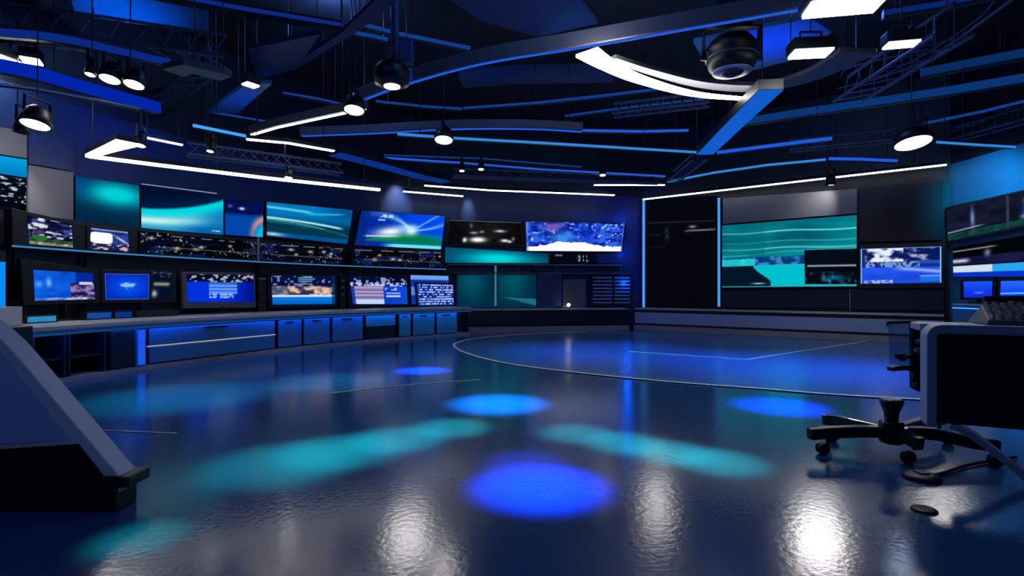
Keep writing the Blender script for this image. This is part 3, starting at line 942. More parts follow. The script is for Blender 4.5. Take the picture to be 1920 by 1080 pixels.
part(t, 'base', MB().lathe(p, [(.05,0),(.05,.012),(.012,.018),(.012,.05)], 16), M['dark'])
part(t, 'bulb', MB().lathe(p+V(0,0,.05), [(.014,0),(.04,.02),(.045,.045),(.03,.07),(.006,.082)], 16), M['white'])
p = BACKW.hit(1058, 575, -.3); p.z = .552
tag(MB().lathe(p, [(.02,0),(.07,.01),(.11,.05),(.115,.055)], 20).build('bowl', M['midgrey'], None, 0, p), 'small grey bowl beside the tiny light on the back ledge', 'bowl')

# ------------------------------------------------------------------ right wall
def led_post(px, y0, y1, label):
    q = RIGHTW.quad([(px-4,y0),(px+4,y0),(px+4,y1),(px-4,y1)], -.13)
    t = thing('light_post', label, 'light post', (q[2]+q[3])/2)
    part(t, 'channel', MB().slab(q, RIGHTW.n*.1), M['dark'])
    part(t, 'glow_strip', MB().slab([x-RIGHTW.n*.006 for x in inset(q,(.22,0))], RIGHTW.n*.005), emit('post light', (.06,.36,.95), 1.0))
led_post(1207, 374, 576, 'glowing blue upright light post at the corner of the back and right walls')
led_post(1348, 371, 575, 'glowing blue upright light post left of the big teal screen')
def im_darkglass(u, v):  # faint reflections on dark glass, painted into its colour
    c = (3,6,14)
    for v0,k,e in ((.77,.5,1),(.66,.5,.2),(.55,.35,.3)):
        c = mix(c,(90,95,105),k*gl(v-v0,.004)*(1 if u < e else 0))
    c = mix(c,(140,145,155),.9*gl(v-.675-.02*u,.006)*sm(.55,.6,u))
    c = mix(c,(150,155,165),.9*gl(u-.68,.05)*gl(v-.725,.012))
    c = mix(c,(70,80,95),.6*gl(u-.3,.03)*gl(v-.66,.06)*vn(u*40,v*60,3)*2)
    return c
display('wall_screen', 'tall black panel with reflections painted as faint pale lines between the two light posts', 'screen', RIGHTW, [(1214,372),(1342,366),(1342,574),(1214,574)], im_darkglass, d=-.13, th=.05, res=(50,110), mount=.07, border=(.004,.003))
wall_panel('grey wall panel lit by a spotlight above the big teal screen', RIGHTW, [(1355,372),(1607,354),(1607,400),(1355,420)], 'panelgrey', d=-.12)
display('wall_screen', 'big teal wall screen with pale wavy lines on the right wall', 'screen', RIGHTW, [(1353,422),(1608,402),(1608,538),(1353,540)], im_tealwall, d=-.14, th=.06, res=(120,110), mount=.07, border=(.006,.01))
display('inset_screen', 'small black screen with one white line, in front of the big teal screen', 'screen', RIGHTW, [(1508,469),(1607,466),(1606,533),(1509,533)], im_inset, d=-.20, th=.045, res=(50,40), border=(.01,.01))
display('wall_television', 'television with a blue news picture right of the big teal screen', 'television', RIGHTW, [(1610,459),(1771,454),(1771,540),(1610,541)], im_news, [(1614,467),(1765,462),(1765,530),(1614,532)], d=-.2, th=.06, res=(100,56), mount=.13)
wall_panel('tall dark wall panel above the news television', RIGHTW, [(1611,352),(1766,338),(1766,450),(1611,454)], 'paneldark', d=-.12)
wall_panel('long dark lower panel under the big teal screen', RIGHTW, [(1353,545),(1591,543),(1591,577),(1353,577)], 'cabdark', d=-.12)
wall_panel('dark lower panel under the news television', RIGHTW, [(1596,543),(1770,543),(1770,582),(1596,580)], 'cabdark', d=-.12)
q = RIGHTW.quad([(1592.5,543),(1594.5,543),(1594.5,582),(1592.5,582)], -.13)
t = thing('wall_batten', 'thin pale upright batten between the two dark lower panels', 'batten', (q[2]+q[3])/2)
part(t, 'rail', MB().slab(q, RIGHTW.n*.11), M['midgrey'])

# ------------------------------------------------------------------ side wall on the right: tv, strip screen, small monitors on a console
SP = SIDEW
display('wall_television', 'large dark television on the right side wall above a strip screen', 'television', SP, [(1772,389),(1990,340),(1990,412),(1776,457)], im_tv_right, [(1775,392),(1985,345),(1985,408),(1778,452)], d=-.16, th=.06, res=(120,50), mount=.08)
display('wall_screen', 'strip screen with a white and cyan band below the side wall television', 'screen', SP, [(1786,464),(1990,428),(1990,520),(1787,520)], im_strip_right, d=-.16, th=.06, res=(90,44), mount=.08, border=(.006,.02))
a, b = SP.hit(1786, 560, -.50), SP.hit(1990, 560, -.50)
q = [V(a.x,a.y,.74),V(b.x,b.y,.74),V(b.x,b.y,0),V(a.x,a.y,0)]
t = thing('side_console', 'blue lit console cabinet against the right side wall', 'console', (a+b)/2*1.0-V(0,0,((a+b)/2).z))
part(t, 'body', MB().slab(q, SP.n*.45), M['cab'], .006)
part(t, 'top', MB().slab([x+V(0,0,.03)-SP.n*.02 if i < 2 else V(x.x,x.y,.742)-SP.n*.02 for i, x in enumerate(q)], SP.n*.48), M['desk'], .004)
part(t, 'glow_strip', MB().slab([V(a.x,a.y,.70)-SP.n*.008,V(b.x,b.y,.70)-SP.n*.008,V(b.x,b.y,.685)-SP.n*.008,V(a.x,a.y,.685)-SP.n*.008], SP.n*.007), M['bluestrip'])
display('desk_monitor', 'small blue monitor on the side console, nearer the news television', 'monitor', SP, [(1799,523),(1867,522),(1867,563),(1800,562)], im_blue, [(1807,528),(1861,527),(1860,558),(1808,558)], d=-.3, th=.05, res=(30,20), stand=.775)
display('desk_monitor', 'small blue monitor on the side console, cut by the right picture edge', 'monitor', SP, [(1871,522),(1990,520),(1990,568),(1870,563)], im_blue2, [(1877,527),(1984,525),(1984,562),(1876,558)], d=-.3, th=.05, res=(30,20), stand=.775)

# ------------------------------------------------------------------ foreground right: desk, control surface, bracket, chair base
YD = 2.95
DK = Plane(P(1735,600,2.95)[:2], P(2100,600,2.62)[:2])
ex = Vector((DK.b-DK.a)).normalized(); ex3 = V(ex.x,ex.y,0); ny = DK.n
o = V(DK.a.x, DK.a.y, 0)
t = thing('operator_desk', 'dark desk with a rounded pale grey edge at the right picture edge', 'desk', V(o.x,o.y,0)+ex3*.45+ny*.3)
ZT = .815
def dp(x, y, z): return o+ex3*x+ny*y+V(0,0,z)
# waterfall shell: a rounded corner swept back
prof = []
R0 = .07
for k in range(9):
    a = math.pi/2*k/8
    prof.append((R0-R0*math.cos(math.pi/2-a) if False else R0-R0*math.cos(a), ZT-R0+R0*math.sin(a)))
outer_p = [(0,.26)]+prof+[(1.5,ZT)]
inner_p = [(1.5,ZT-.045)]+[(R0+.0-(R0-.045)*math.cos(math.pi/2*k/8), ZT-R0+(R0-.045)*math.sin(math.pi/2*k/8)) for k in range(8,-1,-1)]+[(.045,.26)]
shape = outer_p+inner_p
part(t, 'top_board', MB().slab([dp(.0,.115,ZT-.002),dp(1.5,.115,ZT-.002),dp(1.5,.115,ZT-.045),dp(.0,.115,ZT-.045)], ny*.22), M['rim'], .008)
part(t, 'waterfall_edge', MB().poly([dp(x,-.03,z) for x,z in shape], ny*.14), M['rim'], .004, label='pale grey rounded desk top and side')
part(t, 'front_panel', MB().slab([dp(.05,.0,ZT-.05),dp(.42,.0,ZT-.05),dp(.42,.0,.275),dp(.05,.0,.275)], ny*.03), M['cabdark'])
part(t, 'leg', MB().box(dp(.46,-.03,(.0+ZT-.05)/2), (.07,.06,ZT-.052), math.atan2(ex.y,ex.x)), M['black'], .004)
part(t, 'leg', MB().box(dp(1.40,-.04,(.0+ZT-.05)/2), (.07,.06,ZT-.052), math.atan2(ex.y,ex.x)), M['black'], .004)
part(t, 'rear_panel', MB().slab([dp(.60,.30,ZT-.05),dp(1.48,.30,ZT-.05),dp(1.48,.30,.1),dp(.60,.30,.1)], ny*.02), M['cab'])
q = catmull([dp(.13,.05,.262),dp(.2,.02,.23),dp(.33,-.02,.12),dp(.42,-.05,.03)], 6)
part(t, 'curved_brace', MB().bar(q, .09, .035, .05), M['rim'], .006, label='pale curved foot brace')
# control surface on the desk
c0 = dp(.62,.30,ZT)
t = thing('control_surface', 'grey control surface crowded with small buttons on the right desk', 'control surface', c0)
sh_ = [(.24,-.12,ZT+.002),(1.3,-.12,ZT+.002),(1.3,.18,ZT+.002),(.24,.18,ZT+.002)]
b8 = [dp(.27,.02,ZT+.002),dp(1.3,.02,ZT+.002),dp(1.3,.32,ZT+.002),dp(.27,.32,ZT+.002),
      dp(.28,.03,ZT+.03),dp(1.3,.03,ZT+.03),dp(1.3,.31,ZT+.12),dp(.33,.31,ZT+.10)]
part(t, 'chassis', MB().hexa(b8), M['grey'], .006)
kb = MB(); kb2 = MB()
random.seed(3)
for i in range(26):
    for j in range(8):
        u, v = (i+.5)/26, (j+.5)/8
        p = b8[4].lerp(b8[5],u).lerp(b8[7].lerp(b8[6],u), v)
        s = .012+.01*random.random()
        (kb if (i*5+j*3) % 4 else kb2).box(p+V(0,0,.008+.01*random.random()), (s,s,.016+.02*random.random()), .1)
o2 = part(t, 'buttons', kb, M['midgrey']); o2['kind'] = 'stuff'
o2 = part(t, 'light_buttons', kb2, M['silver']); o2['kind'] = 'stuff'
for k, (u, m) in enumerate(((.30,'cyan'),(.36,'cyan'),(.44,'white'))):
    p = b8[4].lerp(b8[5],u).lerp(b8[7].lerp(b8[6],u), .96)
    part(t, 'indicator', MB().box(p+V(0,0,.035), (.025,.015,.03), .1), M['cyan'] if m == 'cyan' else M['silver'])
q = [b8[7]+V(.02,0,.0),b8[6]+V(0,0,0),b8[6]+V(0,0,.05),b8[7]+V(.02,0,.05)]
part(t, 'rear_bridge', MB().slab([x-ny*.0+V(0,0,.003) for x in q], ny*.03), M['dark'])

# bracket with a dark translucent panel hanging beside the desk
gl_m = pbr('smoked acrylic', (.45,.6,.85), .1)
gl_m.node_tree.nodes['Principled BSDF'].inputs['Transmission Weight'].default_value = .85
gl_m.node_tree.nodes['Principled BSDF'].inputs['IOR'].default_value = 1.05
YB = 3.33
c = P(1700, 640, YB)
t = thing('desk_bracket_mount', 'smoked panel and black clamp assembly fixed to the pale edge of the right desk', 'bracket', c)
qq = [P(1668,606,YB),P(1711,606,YB),P(1711,688,YB),P(1670,682,YB)]
part(t, 'smoked_panel', MB().slab(qq, (0,.012,0)), gl_m, .003, label='smoked see-through panel')
part(t, 'panel_rim', MB().bar([P(1665,612,YB-.01),P(1664,605,YB-.01),P(1716,603,YB-.01)], .012, .02), M['bezel'])
part(t, 'mount_plate', MB().slab([P(1711,608,YB-.02),P(1726,608,YB-.02),P(1726,735,YB-.02),P(1712,728,YB-.02)], (0,.03,0)), M['black'])
for k, (x, y, r) in enumerate(((1718,640,.016),(1717,656,.018),(1720,672,.02),(1714,700,.022),(1716,722,.018))):
    part(t, 'knob', MB().lathe(P(x,y,YB-.025), [(r*.8,0),(r,.008),(r,.03),(r*.6,.036)], 14, Matrix.Rotation(math.pi/2,3,'X')), M['midgrey'] if k in (0,1) else M['dark'])
part(t, 'armrest', MB().bar(catmull([P(1668,692,YB-.03),P(1680,690,YB-.03),P(1702,690,YB-.03),P(1716,696,YB-.03)],4), .06, .028), M['black'], .008)
part(t, 'lever', MB().bar([P(1690,676,YB-.03),P(1700,668,YB-.03),P(1714,664,YB-.03)], .03, .014), M['dark'])
part(t, 'clamp_arm', MB().bar([P(1713,668,YB-.004), V(dp(.03,.2,.5).x, YB-.004, P(1713,668,YB).z)], .03, .03), M['black'])

# chair base: five arms, casters, gas column
hub = PZ(1676, 856, 0); hub = V(hub.x, hub.y+.02, 0)
t = thing('swivel_chair_base', 'black five arm swivel chair base on casters standing on the blue floor', 'chair base', hub)
part(t, 'hub', MB().lathe(hub, [(.05,.075),(.066,.085),(.066,.20),(.058,.212)], 24), M['chair'])
part(t, 'column', MB().lathe(hub, [(.035,.213),(.04,.26),(.062,.318),(.064,.34),(.05,.345)], 24), M['chair'])
for k, (tx, ty, zt) in enumerate(((-.52,-.03,.15),(-.24,.30,.16),(.55,.30,.16),(.50,-.17,.12),(.05,-.17,.13))):
    tip = hub+V(tx,ty,0); d = V(tx,ty,0).normalized()
    a0 = hub+d*.055
    pts = [V(a0.x,a0.y,.145), hub.lerp(tip,.4)+V(0,0,.15), hub.lerp(tip,.75)+V(0,0,zt-.004), tip+V(0,0,zt-.012)]
    arm = part(t, 'leg', MB().bar(catmull(pts,4), .07, .068, .05), M['chair'], .01)
    w = tip-d*(.12 if k in (0,) else .04)
    part(t, 'caster', MB().lathe(V(w.x,w.y,.036)+V(-d.y,d.x,0)*-.024, [(.012,0),(.034,.002),(.036,.008),(.036,.018),(.03,.021),(.03,.027),(.036,.03),(.036,.04),(.034,.046),(.012,.048)], 18,
         Matrix.Rotation(math.atan2(d.x,-d.y)+math.pi,3,'Z')@Matrix.Rotation(math.pi/2,3,'Y')), M['black'])
    part(t, 'caster_stem', MB().tube([V(w.x,w.y,.074), V(w.x,w.y,.118)], .012, 8), M['dark'])

# floor bits: pedal with its cable, small dark disc
p = PZ(1728, 897, 0)
t = thing('foot_pedal', 'small black oval foot pedal lying on the floor by the desk leg', 'pedal', p)
part(t, 'base', MB().lathe(p, [(.085,.002),(.09,.008),(.08,.022),(.05,.03)], 24), M['black'])
part(t, 'tread', MB().box(p+V(0,0,.034), (.05,.06,.006)), M['dark'])
cb = catmull([p+V(.09,.02,.012), PZ(1775,885,.012), PZ(1815,872,.012), PZ(1868,862,.012), PZ(1905,857,.012)], 6)
tag(MB().tube(cb, .009, 8).build('floor_cable', M['black'], None, 0, cb[0]), 'black cable running from the foot pedal under the right desk', 'cable')
p = PZ(1733, 957, 0)
tag(MB().lathe(p, [(.05,.001),(.052,.004),(.045,.010),(.03,.012)], 24).build('floor_disc', M['dark'], None, 0, p), 'small round dark disc on the floor in front of the pedal', 'floor cap')

# ------------------------------------------------------------------ foreground left: sloped console end
Y0 = 2.42
def L(px, py, Y=Y0): return P(px, py, Y)
t = thing('sloped_console', 'sloped console end with a pale rim and black foot at the left picture edge', 'console', V(L(60,960).x, Y0, 0))
zf = 0.0
A = L(-90,560); B_ = L(10,638); C_ = L(245,905); D_ = L(0,968); 
th = .11
face_in = [L(-90,575),L(-6,640),L(18,662),L(140,828),L(-90,842)]
# outer slab: outline of the whole end
outl = [L(-90,560),L(-20,620),L(2,638),L(28,662),L(242,903),L(236,938),L(205,945),L(205,952),L(-90,975)]
outl = [V(p.x,p.y,max(p.z,.0)) for p in outl]
body_shape = [V(L(-90,560).x,Y0,L(0,560).z),V(L(-20,617).x,Y0,L(0,617).z),V(L(6,640).x,Y0,L(0,640).z),V(L(30,666).x,Y0,L(0,666).z),V(L(232,903).x,Y0,L(0,903).z),V(L(205,945).x,Y0,.0),V(L(-90,945).x,Y0,.0)]
part(t, 'end_panel', MB().poly(body_shape, (0,th,0)), M['rim'], .006)
up = [L(-90,580),L(-25,632),L(-2,655),L(16,678),L(133,824),L(-90,838)]
part(t, 'upper_face', MB().poly([p-V(0,.006,0) for p in up], (0,.005,0)), M['face'])
lo = [L(-90,848),L(148,832),L(212,912),L(205,948),L(-90,950)]
lo = [V(p.x,p.y,max(p.z,.002)) for p in lo]
lo[3].z = lo[4].z = .002
part(t, 'lower_face', MB().poly([p-V(0,.006,0) for p in lo], (0,.005,0)), M['black'])
part(t, 'foot', MB().box(V(L(238,905).x-.09,Y0+th/2,.135), (.22,th+.04,.05)), M['black'], .008)
part(t, 'toe', MB().box(V(L(205,940).x-.09,Y0+th/2,.055), (.26,th+.03,.108)), M['black'], .008)
part(t, 'body', MB().box(V(L(-90,900).x-.62, Y0+.35, .40), (.80,.62,.80)), M['cabdark'], .01)

# ------------------------------------------------------------------ ceiling rig
G5 = 'overhead lighting beams'
PEND = []
def rods(t, pts, ztop, fr=(.12,.88), r=.006):
    PEND.append((t, [Vector(p) for p in pts], ztop, fr, min(r, .007)))
def hang(t, p, r=.007):
    PEND.append((t, [Vector(p)], p[2], (0,), r))
def hang_all():                        # every hanger rod goes where nothing else of the rig is in its way
    from mathutils.bvhtree import BVHTree
    trees = []
    for o in [o for o in bpy.data.objects if o.parent is None]:
        vs, fs = [], []
        for c in o.children:
            if c.type != 'MESH': continue
            b = len(vs); vs += [v.co+o.location for v in c.data.vertices]; fs += [tuple(b+i for i in p.vertices) for p in c.data.polygons]
        if vs and max(v.z for v in vs) > 2.4 and 'kind' in o and o['kind'] == 'thing': trees.append((o.name, BVHTree.FromPolygons(vs, fs)))
    done = []
    for t, pts, zt, fr, r in PEND:
        for f in fr:
            for df in (0,.05,-.05,.1,-.1,.15,-.15,.2,-.2,.26,-.26,.33,-.33,.4,-.4):
                if len(pts) == 1 and abs(df) > .2: break
                g = min(.98, max(.02, f+df))
                if len(pts) == 1: p = pts[0]+V(df*.3,0,0)
                else:
                    i = g*(len(pts)-1); k = int(min(len(pts)-2, math.floor(i))); p = pts[k].lerp(pts[k+1], i-k)
                z0 = zt if zt is not None else p.z
                bad = any((q-Vector((p.x,p.y))).length < .03 for q in done)
                for n, tr in trees:
                    if bad: break
                    if n == t.name: continue
                    for dx, dy in ((0,0),(.02,0),(-.02,0),(0,.02),(0,-.02)):
                        if tr.ray_cast(V(p.x+dx,p.y+dy,z0+.002), V(0,0,1), CEIL-z0)[0] is not None: bad = True; break
                if not bad: break
            if bad and len(pts) > 1 and f != fr[0]: continue
            z1 = CEIL-.004
            if bad:                    # clamped to the underside of whatever hangs above it
                for n, tr in trees:
                    if n == t.name: continue
                    for k in range(9):
                        h = tr.ray_cast(V(p.x+.015*(k%3-1),p.y+.015*(k//3-1),z0+.002), V(0,0,1), CEIL-z0)
                        if h[0] is not None: z1 = min(z1, h[0].z-.003)
            done.append(Vector((p.x,p.y)))
            if z1-z0 > .004: part(t, 'hanger_rod', MB().tube([V(p.x,p.y,z0), V(p.x,p.y,z1)], r, 6), M['dark'])
def beam(label, px, z, w, h, mat='dark', under=None, front=None, uw=.5, fh=.8, fr=(.12,.88), curve=0, name='ceiling_beam', cat='beam', fz=.5, group=G5, ends=None):
    pts = [PZ(x, y, (z if not isinstance(z, (list,tuple)) else z[i])) for i, (x, y) in enumerate(px)]
    if curve: pts = catmull(pts, curve)
    mid = pts[len(pts)//2] if len(pts) > 2 else (pts[0]+pts[1])/2
    t = thing(name, label, cat, mid, group)
    up = V(0,0,h/2+.012)
    part(t, 'beam_body', MB().bar([p+up for p in pts], w, h), M[mat] if isinstance(mat, str) else mat, .004)
    if under: part(t, 'glow_strip', MB().bar([p+V(0,0,.005) for p in pts], w*uw, .01), M[under] if isinstance(under, str) else under)  # on the wide blue beam and the strut: blue wash put into emission
    if front:
        q = []
        for i, p in enumerate(pts):
            d = (pts[min(i+1,len(pts)-1)]-pts[max(i-1,0)]).normalized()
            s = d.cross(V(0,0,1)).normalized()
            if s.dot(V(0,0,0)-V(p.x,p.y,0)) < 0: s = -s
            q.append(p+s*(w/2+.006)+V(0,0,.012+h*fz))
        part(t, 'glow_panel', MB().bar(q, .01, h*fh), M[front] if isinstance(front, str) else front)  # broad bands: blue wash put into emission; thin lines are leds
    rods(t, pts, (z if not isinstance(z,(list,tuple)) else min(z))+h+.012, fr)
    return t
E = emit
blu_wash = E('blue band', (.0,.02,.42), .9)  # blue light washing a broad beam face, put into emission
blu_band2 = E('deep blue band', (.004,.03,.30), .7)
blu_line = E('blue line', (.015,.11,.75), .9)
blu_soft = E('soft blue line', (.01,.07,.42), .6)
blu_pale = E('pale blue line', (.05,.12,.35), .4)
cy_line = E('cyan line', (.035,.26,.75), .9)
wh_line = E('white line', (.95,.97,1), 5.0)
wh_soft = E('soft white line', (.75,.85,1), 2.0)

# straight and bowed beams
beam('long grey bowed beam crossing the ceiling with a thin blue line below', [(672,192),(760,160),(900,122),(1080,92),(1300,54),(1520,16),(1660,-12)], 3.62, .10, .16, 'grey', under=blu_line, uw=.35, curve=6)
beam('bright blue band beam above the left wall, below the three spotlights', [(-40,133),(60,152),(160,180),(298,216)], 3.30, .08, .15, 'dark', front=blu_wash, fh=.95, curve=4)
beam('thin pale blue line beam just under the bright blue band', [(-40,161),(60,172),(160,190),(262,210)], 3.16, .04, .04, 'dark', front=blu_pale, fh=.5, curve=4)
beam('blue lower rail beam under the left truss above the spotlights', [(-40,70),(100,82),(200,102),(318,128)], 3.72, .07, .09, 'dark', front=blu_band2, fh=.9, curve=4)
beam('short grey slab beam right of the three spotlights', [(325,140),(352,132),(415,147),(424,150)], 3.12, .22, .06, 'grey', fr=(.4,.8))
beam('bright blue line beam running up to the short white strip at left centre', [(360,241),(466,262)], 3.24, .06, .05, 'dark', front='bluehot', fh=.8)
beam('grey beam with a white light strip rising to the right, left of centre', [(472,254),(520,240),(684,205)], 3.40, .12, .12, 'grey', under=wh_line, uw=.35)
beam('white lit strip tapering to a point below the rising grey beam', [(462,262),(540,269),(626,284)], 3.18, .10, .05, 'dark', under='white', uw=.8)
beam('wide deep blue beam running from the white strip to the back corner', [(628,290),(700,308),(790,333),(836,342)], 3.30, .34, .12, 'dark', under=E('band3', (.004,.035,.28), .8), uw=.95)
beam('grey blue bowed beam across the middle of the ceiling', [(566,256),(700,251),(860,243),(1000,243),(1090,248)], 3.52, .16, .12, 'grey', under=blu_line, uw=.3, curve=5)
beam('cyan line beam crossing the middle with a white hot lamp at its left end', [(745,257),(860,265),(1010,273),(1312,291)], 3.36, .06, .05, 'dark', front=cy_line, fh=.8)
beam('blue line beam right of centre meeting the slanting strut', [(1084,250),(1200,252),(1290,250)], 3.76, .06, .06, 'dark', front=blu_line, fh=.7)
beam('long blue beam with a pale upper edge crossing the right half', [(1380,240),(1500,222),(1640,202),(1790,180),(1960,152)], 3.92, .10, .14, 'dark', front=E('band4', (.004,.05,.24), .7), fh=.85)
beam('royal blue line beam ending at the clutter right of the strut', [(1345,292),(1450,279),(1560,266)], 3.30, .05, .07, 'dark', front=blu_line, fh=.75)
beam('cyan blue line beam above the long white strip on the right', [(1252,345),(1340,328),(1440,314),(1548,304)], 3.36, .05, .06, 'dark', front=cy_line, fh=.7)
beam('royal blue tapering beam continuing the cyan line on the right', [(1552,304),(1610,305),(1680,308)], 3.34, .05, .09, 'dark', front=blu_line, fh=.6)
beam('blue line beam over the far lamps at the back', [(720,300),(860,309),(1010,321),(1246,334)], 3.60, .05, .05, 'dark', front=blu_line, fh=.75)
beam('thin dim blue beam rising right above the middle beams', [(870,208),(1010,198),(1140,184),(1240,172)], 3.95, .05, .05, 'dark', front=blu_soft, fh=.7)
beam('thin dim blue beam leaving the lamp post towards the middle', [(704,195),(800,205),(866,209)], 4.05, .05, .05, 'dark', front=blu_soft, fh=.7)
beam('thin dim blue beam behind the end of the white arc', [(1060,222),(1180,206),(1330,190)], 4.14, .05, .05, 'dark', front=blu_soft, fh=.6)
beam('blue rod beam at the top behind the hanging lamp post, upper of two', [(670,52),(740,70),(880,98)], 4.35, .07, .06, 'dark', front=blu_soft, fh=.8)
beam('blue rod beam at the top behind the hanging lamp post, lower of two', [(646,66),(700,76),(726,82)], 4.30, .06, .06, 'dark', front=blu_soft, fh=.8)
beam('dark blue tube beam in the upper right corner of the ceiling', [(1655,38),(1760,22),(1960,-18)], 4.20, .10, .10, 'dark', front=E('band5', (.003,.03,.22), .6), fh=.6)
beam('blue flat beam at the right edge above the long blue beam', [(1725,150),(1830,130),(1960,106)], 4.05, .12, .14, 'dark', front=E('band6', (.003,.04,.18), .6), fh=.8)
beam('thin royal blue beam at the right edge below the long blue beam', [(1735,236),(1840,215),(1960,186)], 3.66, .05, .05, 'dark', front=blu_soft, fh=.8)
beam('cyan blue beam at the right wall beside the oval lamp', [(1752,272),(1830,277),(1900,281)], 3.22, .05, .05, 'dark', front=cy_line, fh=.7)
beam('dark blue edge beam at the top of the left ceiling panels', [(290,0),(440,28),(640,60)], 4.42, .10, .12, 'dark', front=blu_band2, fh=.4)
beam('dim rail beam behind the bright blue line at left centre', [(400,216),(520,236)], 3.84, .05, .05, 'dark', front=blu_soft, fh=.6)
beam('dim blue rail over the dark span left of centre', [(530,180),(600,192),(655,204)], 3.70, .05, .05, 'dark', front=blu_soft, fh=.5)
beam('dark broad beam behind the middle of the ceiling with a blue wash', [(866,160),(980,152),(1150,150)], 4.42, .3, .2, 'wall')
beam('second dim line beam at the back above the far lamps', [(720,294),(900,300),(1090,316)], 3.86, .04, .04, 'dark', front=blu_soft, fh=.6)
# slanting strut: broad beam, blue light on its underside put into emission, running to the back with a latticed tail
t = beam('broad blue washed strut slanting from the pale ring down to the back', [(1446,170),(1385,228),(1322,290)], 3.20, .27, .12, 'dark', under=E('strut blue', (.006,.11,.62), .95), uw=.95, front=None)

# white light strips over the walls
def strip(label, px, z, w=.05, h=.06, mat=wh_line, wide=None):
    pts = [PZ(x, y, z) for x, y in px]
    t = thing('light_strip', label, 'light strip', (pts[0]+pts[-1])/2, 'white light strips')
    part(t, 'housing', MB().bar([p+V(0,0,h/2+.012) for p in pts], w*1.15, h, (wide or w)*1.15), M['dark'])
    part(t, 'diffuser', MB().bar([p for p in pts], w, .022, wide or w), mat)
    rods(t, pts, z+h+.01, (.1,.9), .008)
    return t
pts_hook = [(238,268),(205,279),(166,293),(300,310),(500,334),(712,356)]
ph = [PZ(x,y,2.70) for x,y in pts_hook]
t = thing('light_strip', 'long bent white light strip above the left wall screens', 'light strip', ph[3], 'white light strips')
part(t, 'housing', MB().bar([p+V(0,0,.05) for p in ph[2:]], .07, .06).bar([p+V(0,0,.05) for p in (ph[2],ph[1],ph[0])], .08, .06, .2), M['dark'])
part(t, 'diffuser', MB().bar([p for p in ph[2:]], .06, .035), wh_line)
part(t, 'bent_end', MB().bar([p for p in (ph[2],ph[1],ph[0])], .07, .035, .22), M['white'])
rods(t, ph[2:], 2.78, (.05,.5,.95), .008)
strip('short white light strip above the starburst screen corner', [(756,359),(868,368)], 3.30)
strip('white light strip along the top of the back wall', [(796,348),(920,357),(1152,366)], 3.40)
strip('short white light strip high at the back, right of centre', [(1114,347),(1246,347)], 3.52)
strip('long white light strip along the top of the right wall', [(1206,374),(1500,340),(1775,309)], 3.36, .06)
strip('thin dim white strip behind the bent light strip', [(268,257),(342,272)], 3.2, .05, .05, wh_soft)

# ring canopy: pale curved ribbon with a bright white arc
arc = catmull([PZ(x,y,3.40) for x,y in [(1100,98),(1140,122),(1200,149),(1300,176),(1405,186)]], 6)
t = thing('ring_canopy', 'pale curved ceiling ring with a bright white arc light', 'ceiling ring', arc[len(arc)//2])
part(t, 'arc_light', MB().bar(arc, .26, .03, .04), E('arc white', (1,.98,.95), 16.0), label='bright white tapering arc light')
rib = catmull([PZ(x,y,3.47) for x,y in [(1150,118),(1215,140),(1310,164),(1400,172),(1470,164),(1530,146),(1575,124),(1610,104)]], 6)
part(t, 'ring_band', MB().bar([p+V(0,0,.06) for p in rib], .08, .05, .42), M['grey'], .006)
rods(t, rib, 3.55, (.3,.6,.9))
# ceiling clouds
def cloud(label, px, z, mat, th=.06):
    pts = [PZ(x,y,z) for x,y in px]
    c = sum(pts, V(0,0,0))/len(pts)
    t = thing('ceiling_cloud', label, 'ceiling panel', c, 'ceiling panels')
    part(t, 'board', MB().poly(pts, (0,0,th)), M[mat], .006)
    for k in (0, len(pts)//2):
        p = pts[k].lerp(c, .3)
        hang(t, V(p.x,p.y,z+th))
    return t
cloud('blue lit flat ceiling panel at the upper left', [(120,-60),(392,-30),(390,64),(250,42),(140,26)], 4.6, 'cab')
cloud('dark angular ceiling panel left of the lamp post', [(466,92),(600,64),(556,130),(480,150)], 4.0, 'wall')
cloud('broad slanting blue grey ceiling panel pointing at the long bowed beam', [(640,62),(712,-6),(752,-6),(690,46),(560,128),(540,128)], 4.12, 'wall')
cloud('blue lit narrow ceiling panel holding a small square lamp, left of centre', [(462,158),(510,158),(446,212),(388,212)], 3.66, 'cab')
cloud('dark teal edged ceiling panel at the top centre', [(800,-30),(1060,-30),(1122,44),(1010,70),(900,40)], 4.7, 'wall')
cloud('royal blue lit ceiling panel between the pale ring and the big lamp', [(1300,80),(1520,34),(1560,60),(1500,110),(1340,150)], 4.25, 'cab')

# trusses
def truss(label, a, b, size, n, name='lighting_truss', mat='truss', fr=(.1,.9)):
    a, b = Vector(a), Vector(b)
    d = (b-a).normalized(); s = d.cross(V(0,0,1)).normalized(); u = s.cross(d)
    off = [s*size/2, -s*size/2, u*size*.85]
    t = thing(name, label, 'truss', (a+b)/2, 'lighting trusses')
    for o_ in off: part(t, 'chord', MB().tube([a+o_, b+o_], .022, 6), M[mat])
    lc = MB()
    for i in range(n):
        for x, y in ((0,1),(1,2),(2,0)):
            lc.tube([a.lerp(b, i/n)+off[x], a.lerp(b, (i+1)/n)+off[y]], .010, 5)
    part(t, 'lacing', lc, M[mat])
    tp = [a+off[2], b+off[2]]
    PEND.append((t, [x+V(0,0,.022) for x in tp], None, fr, .007))
    return t
truss('big lattice truss at the upper left above the blue lower rail', PZ(-60,54,3.95), PZ(425,118,3.95), .42, 9)
truss('lattice truss in the dark cluster right of the spotlights', PZ(300,205,3.9), PZ(392,122,3.9), .30, 6)
truss('lattice truss above the bent white strip, left of centre', PZ(352,290,3.06), PZ(640,326,3.06), .22, 14)
truss('lattice truss at the back above the far white strip', PZ(850,330,3.50), PZ(1236,344,3.50), .2, 14)
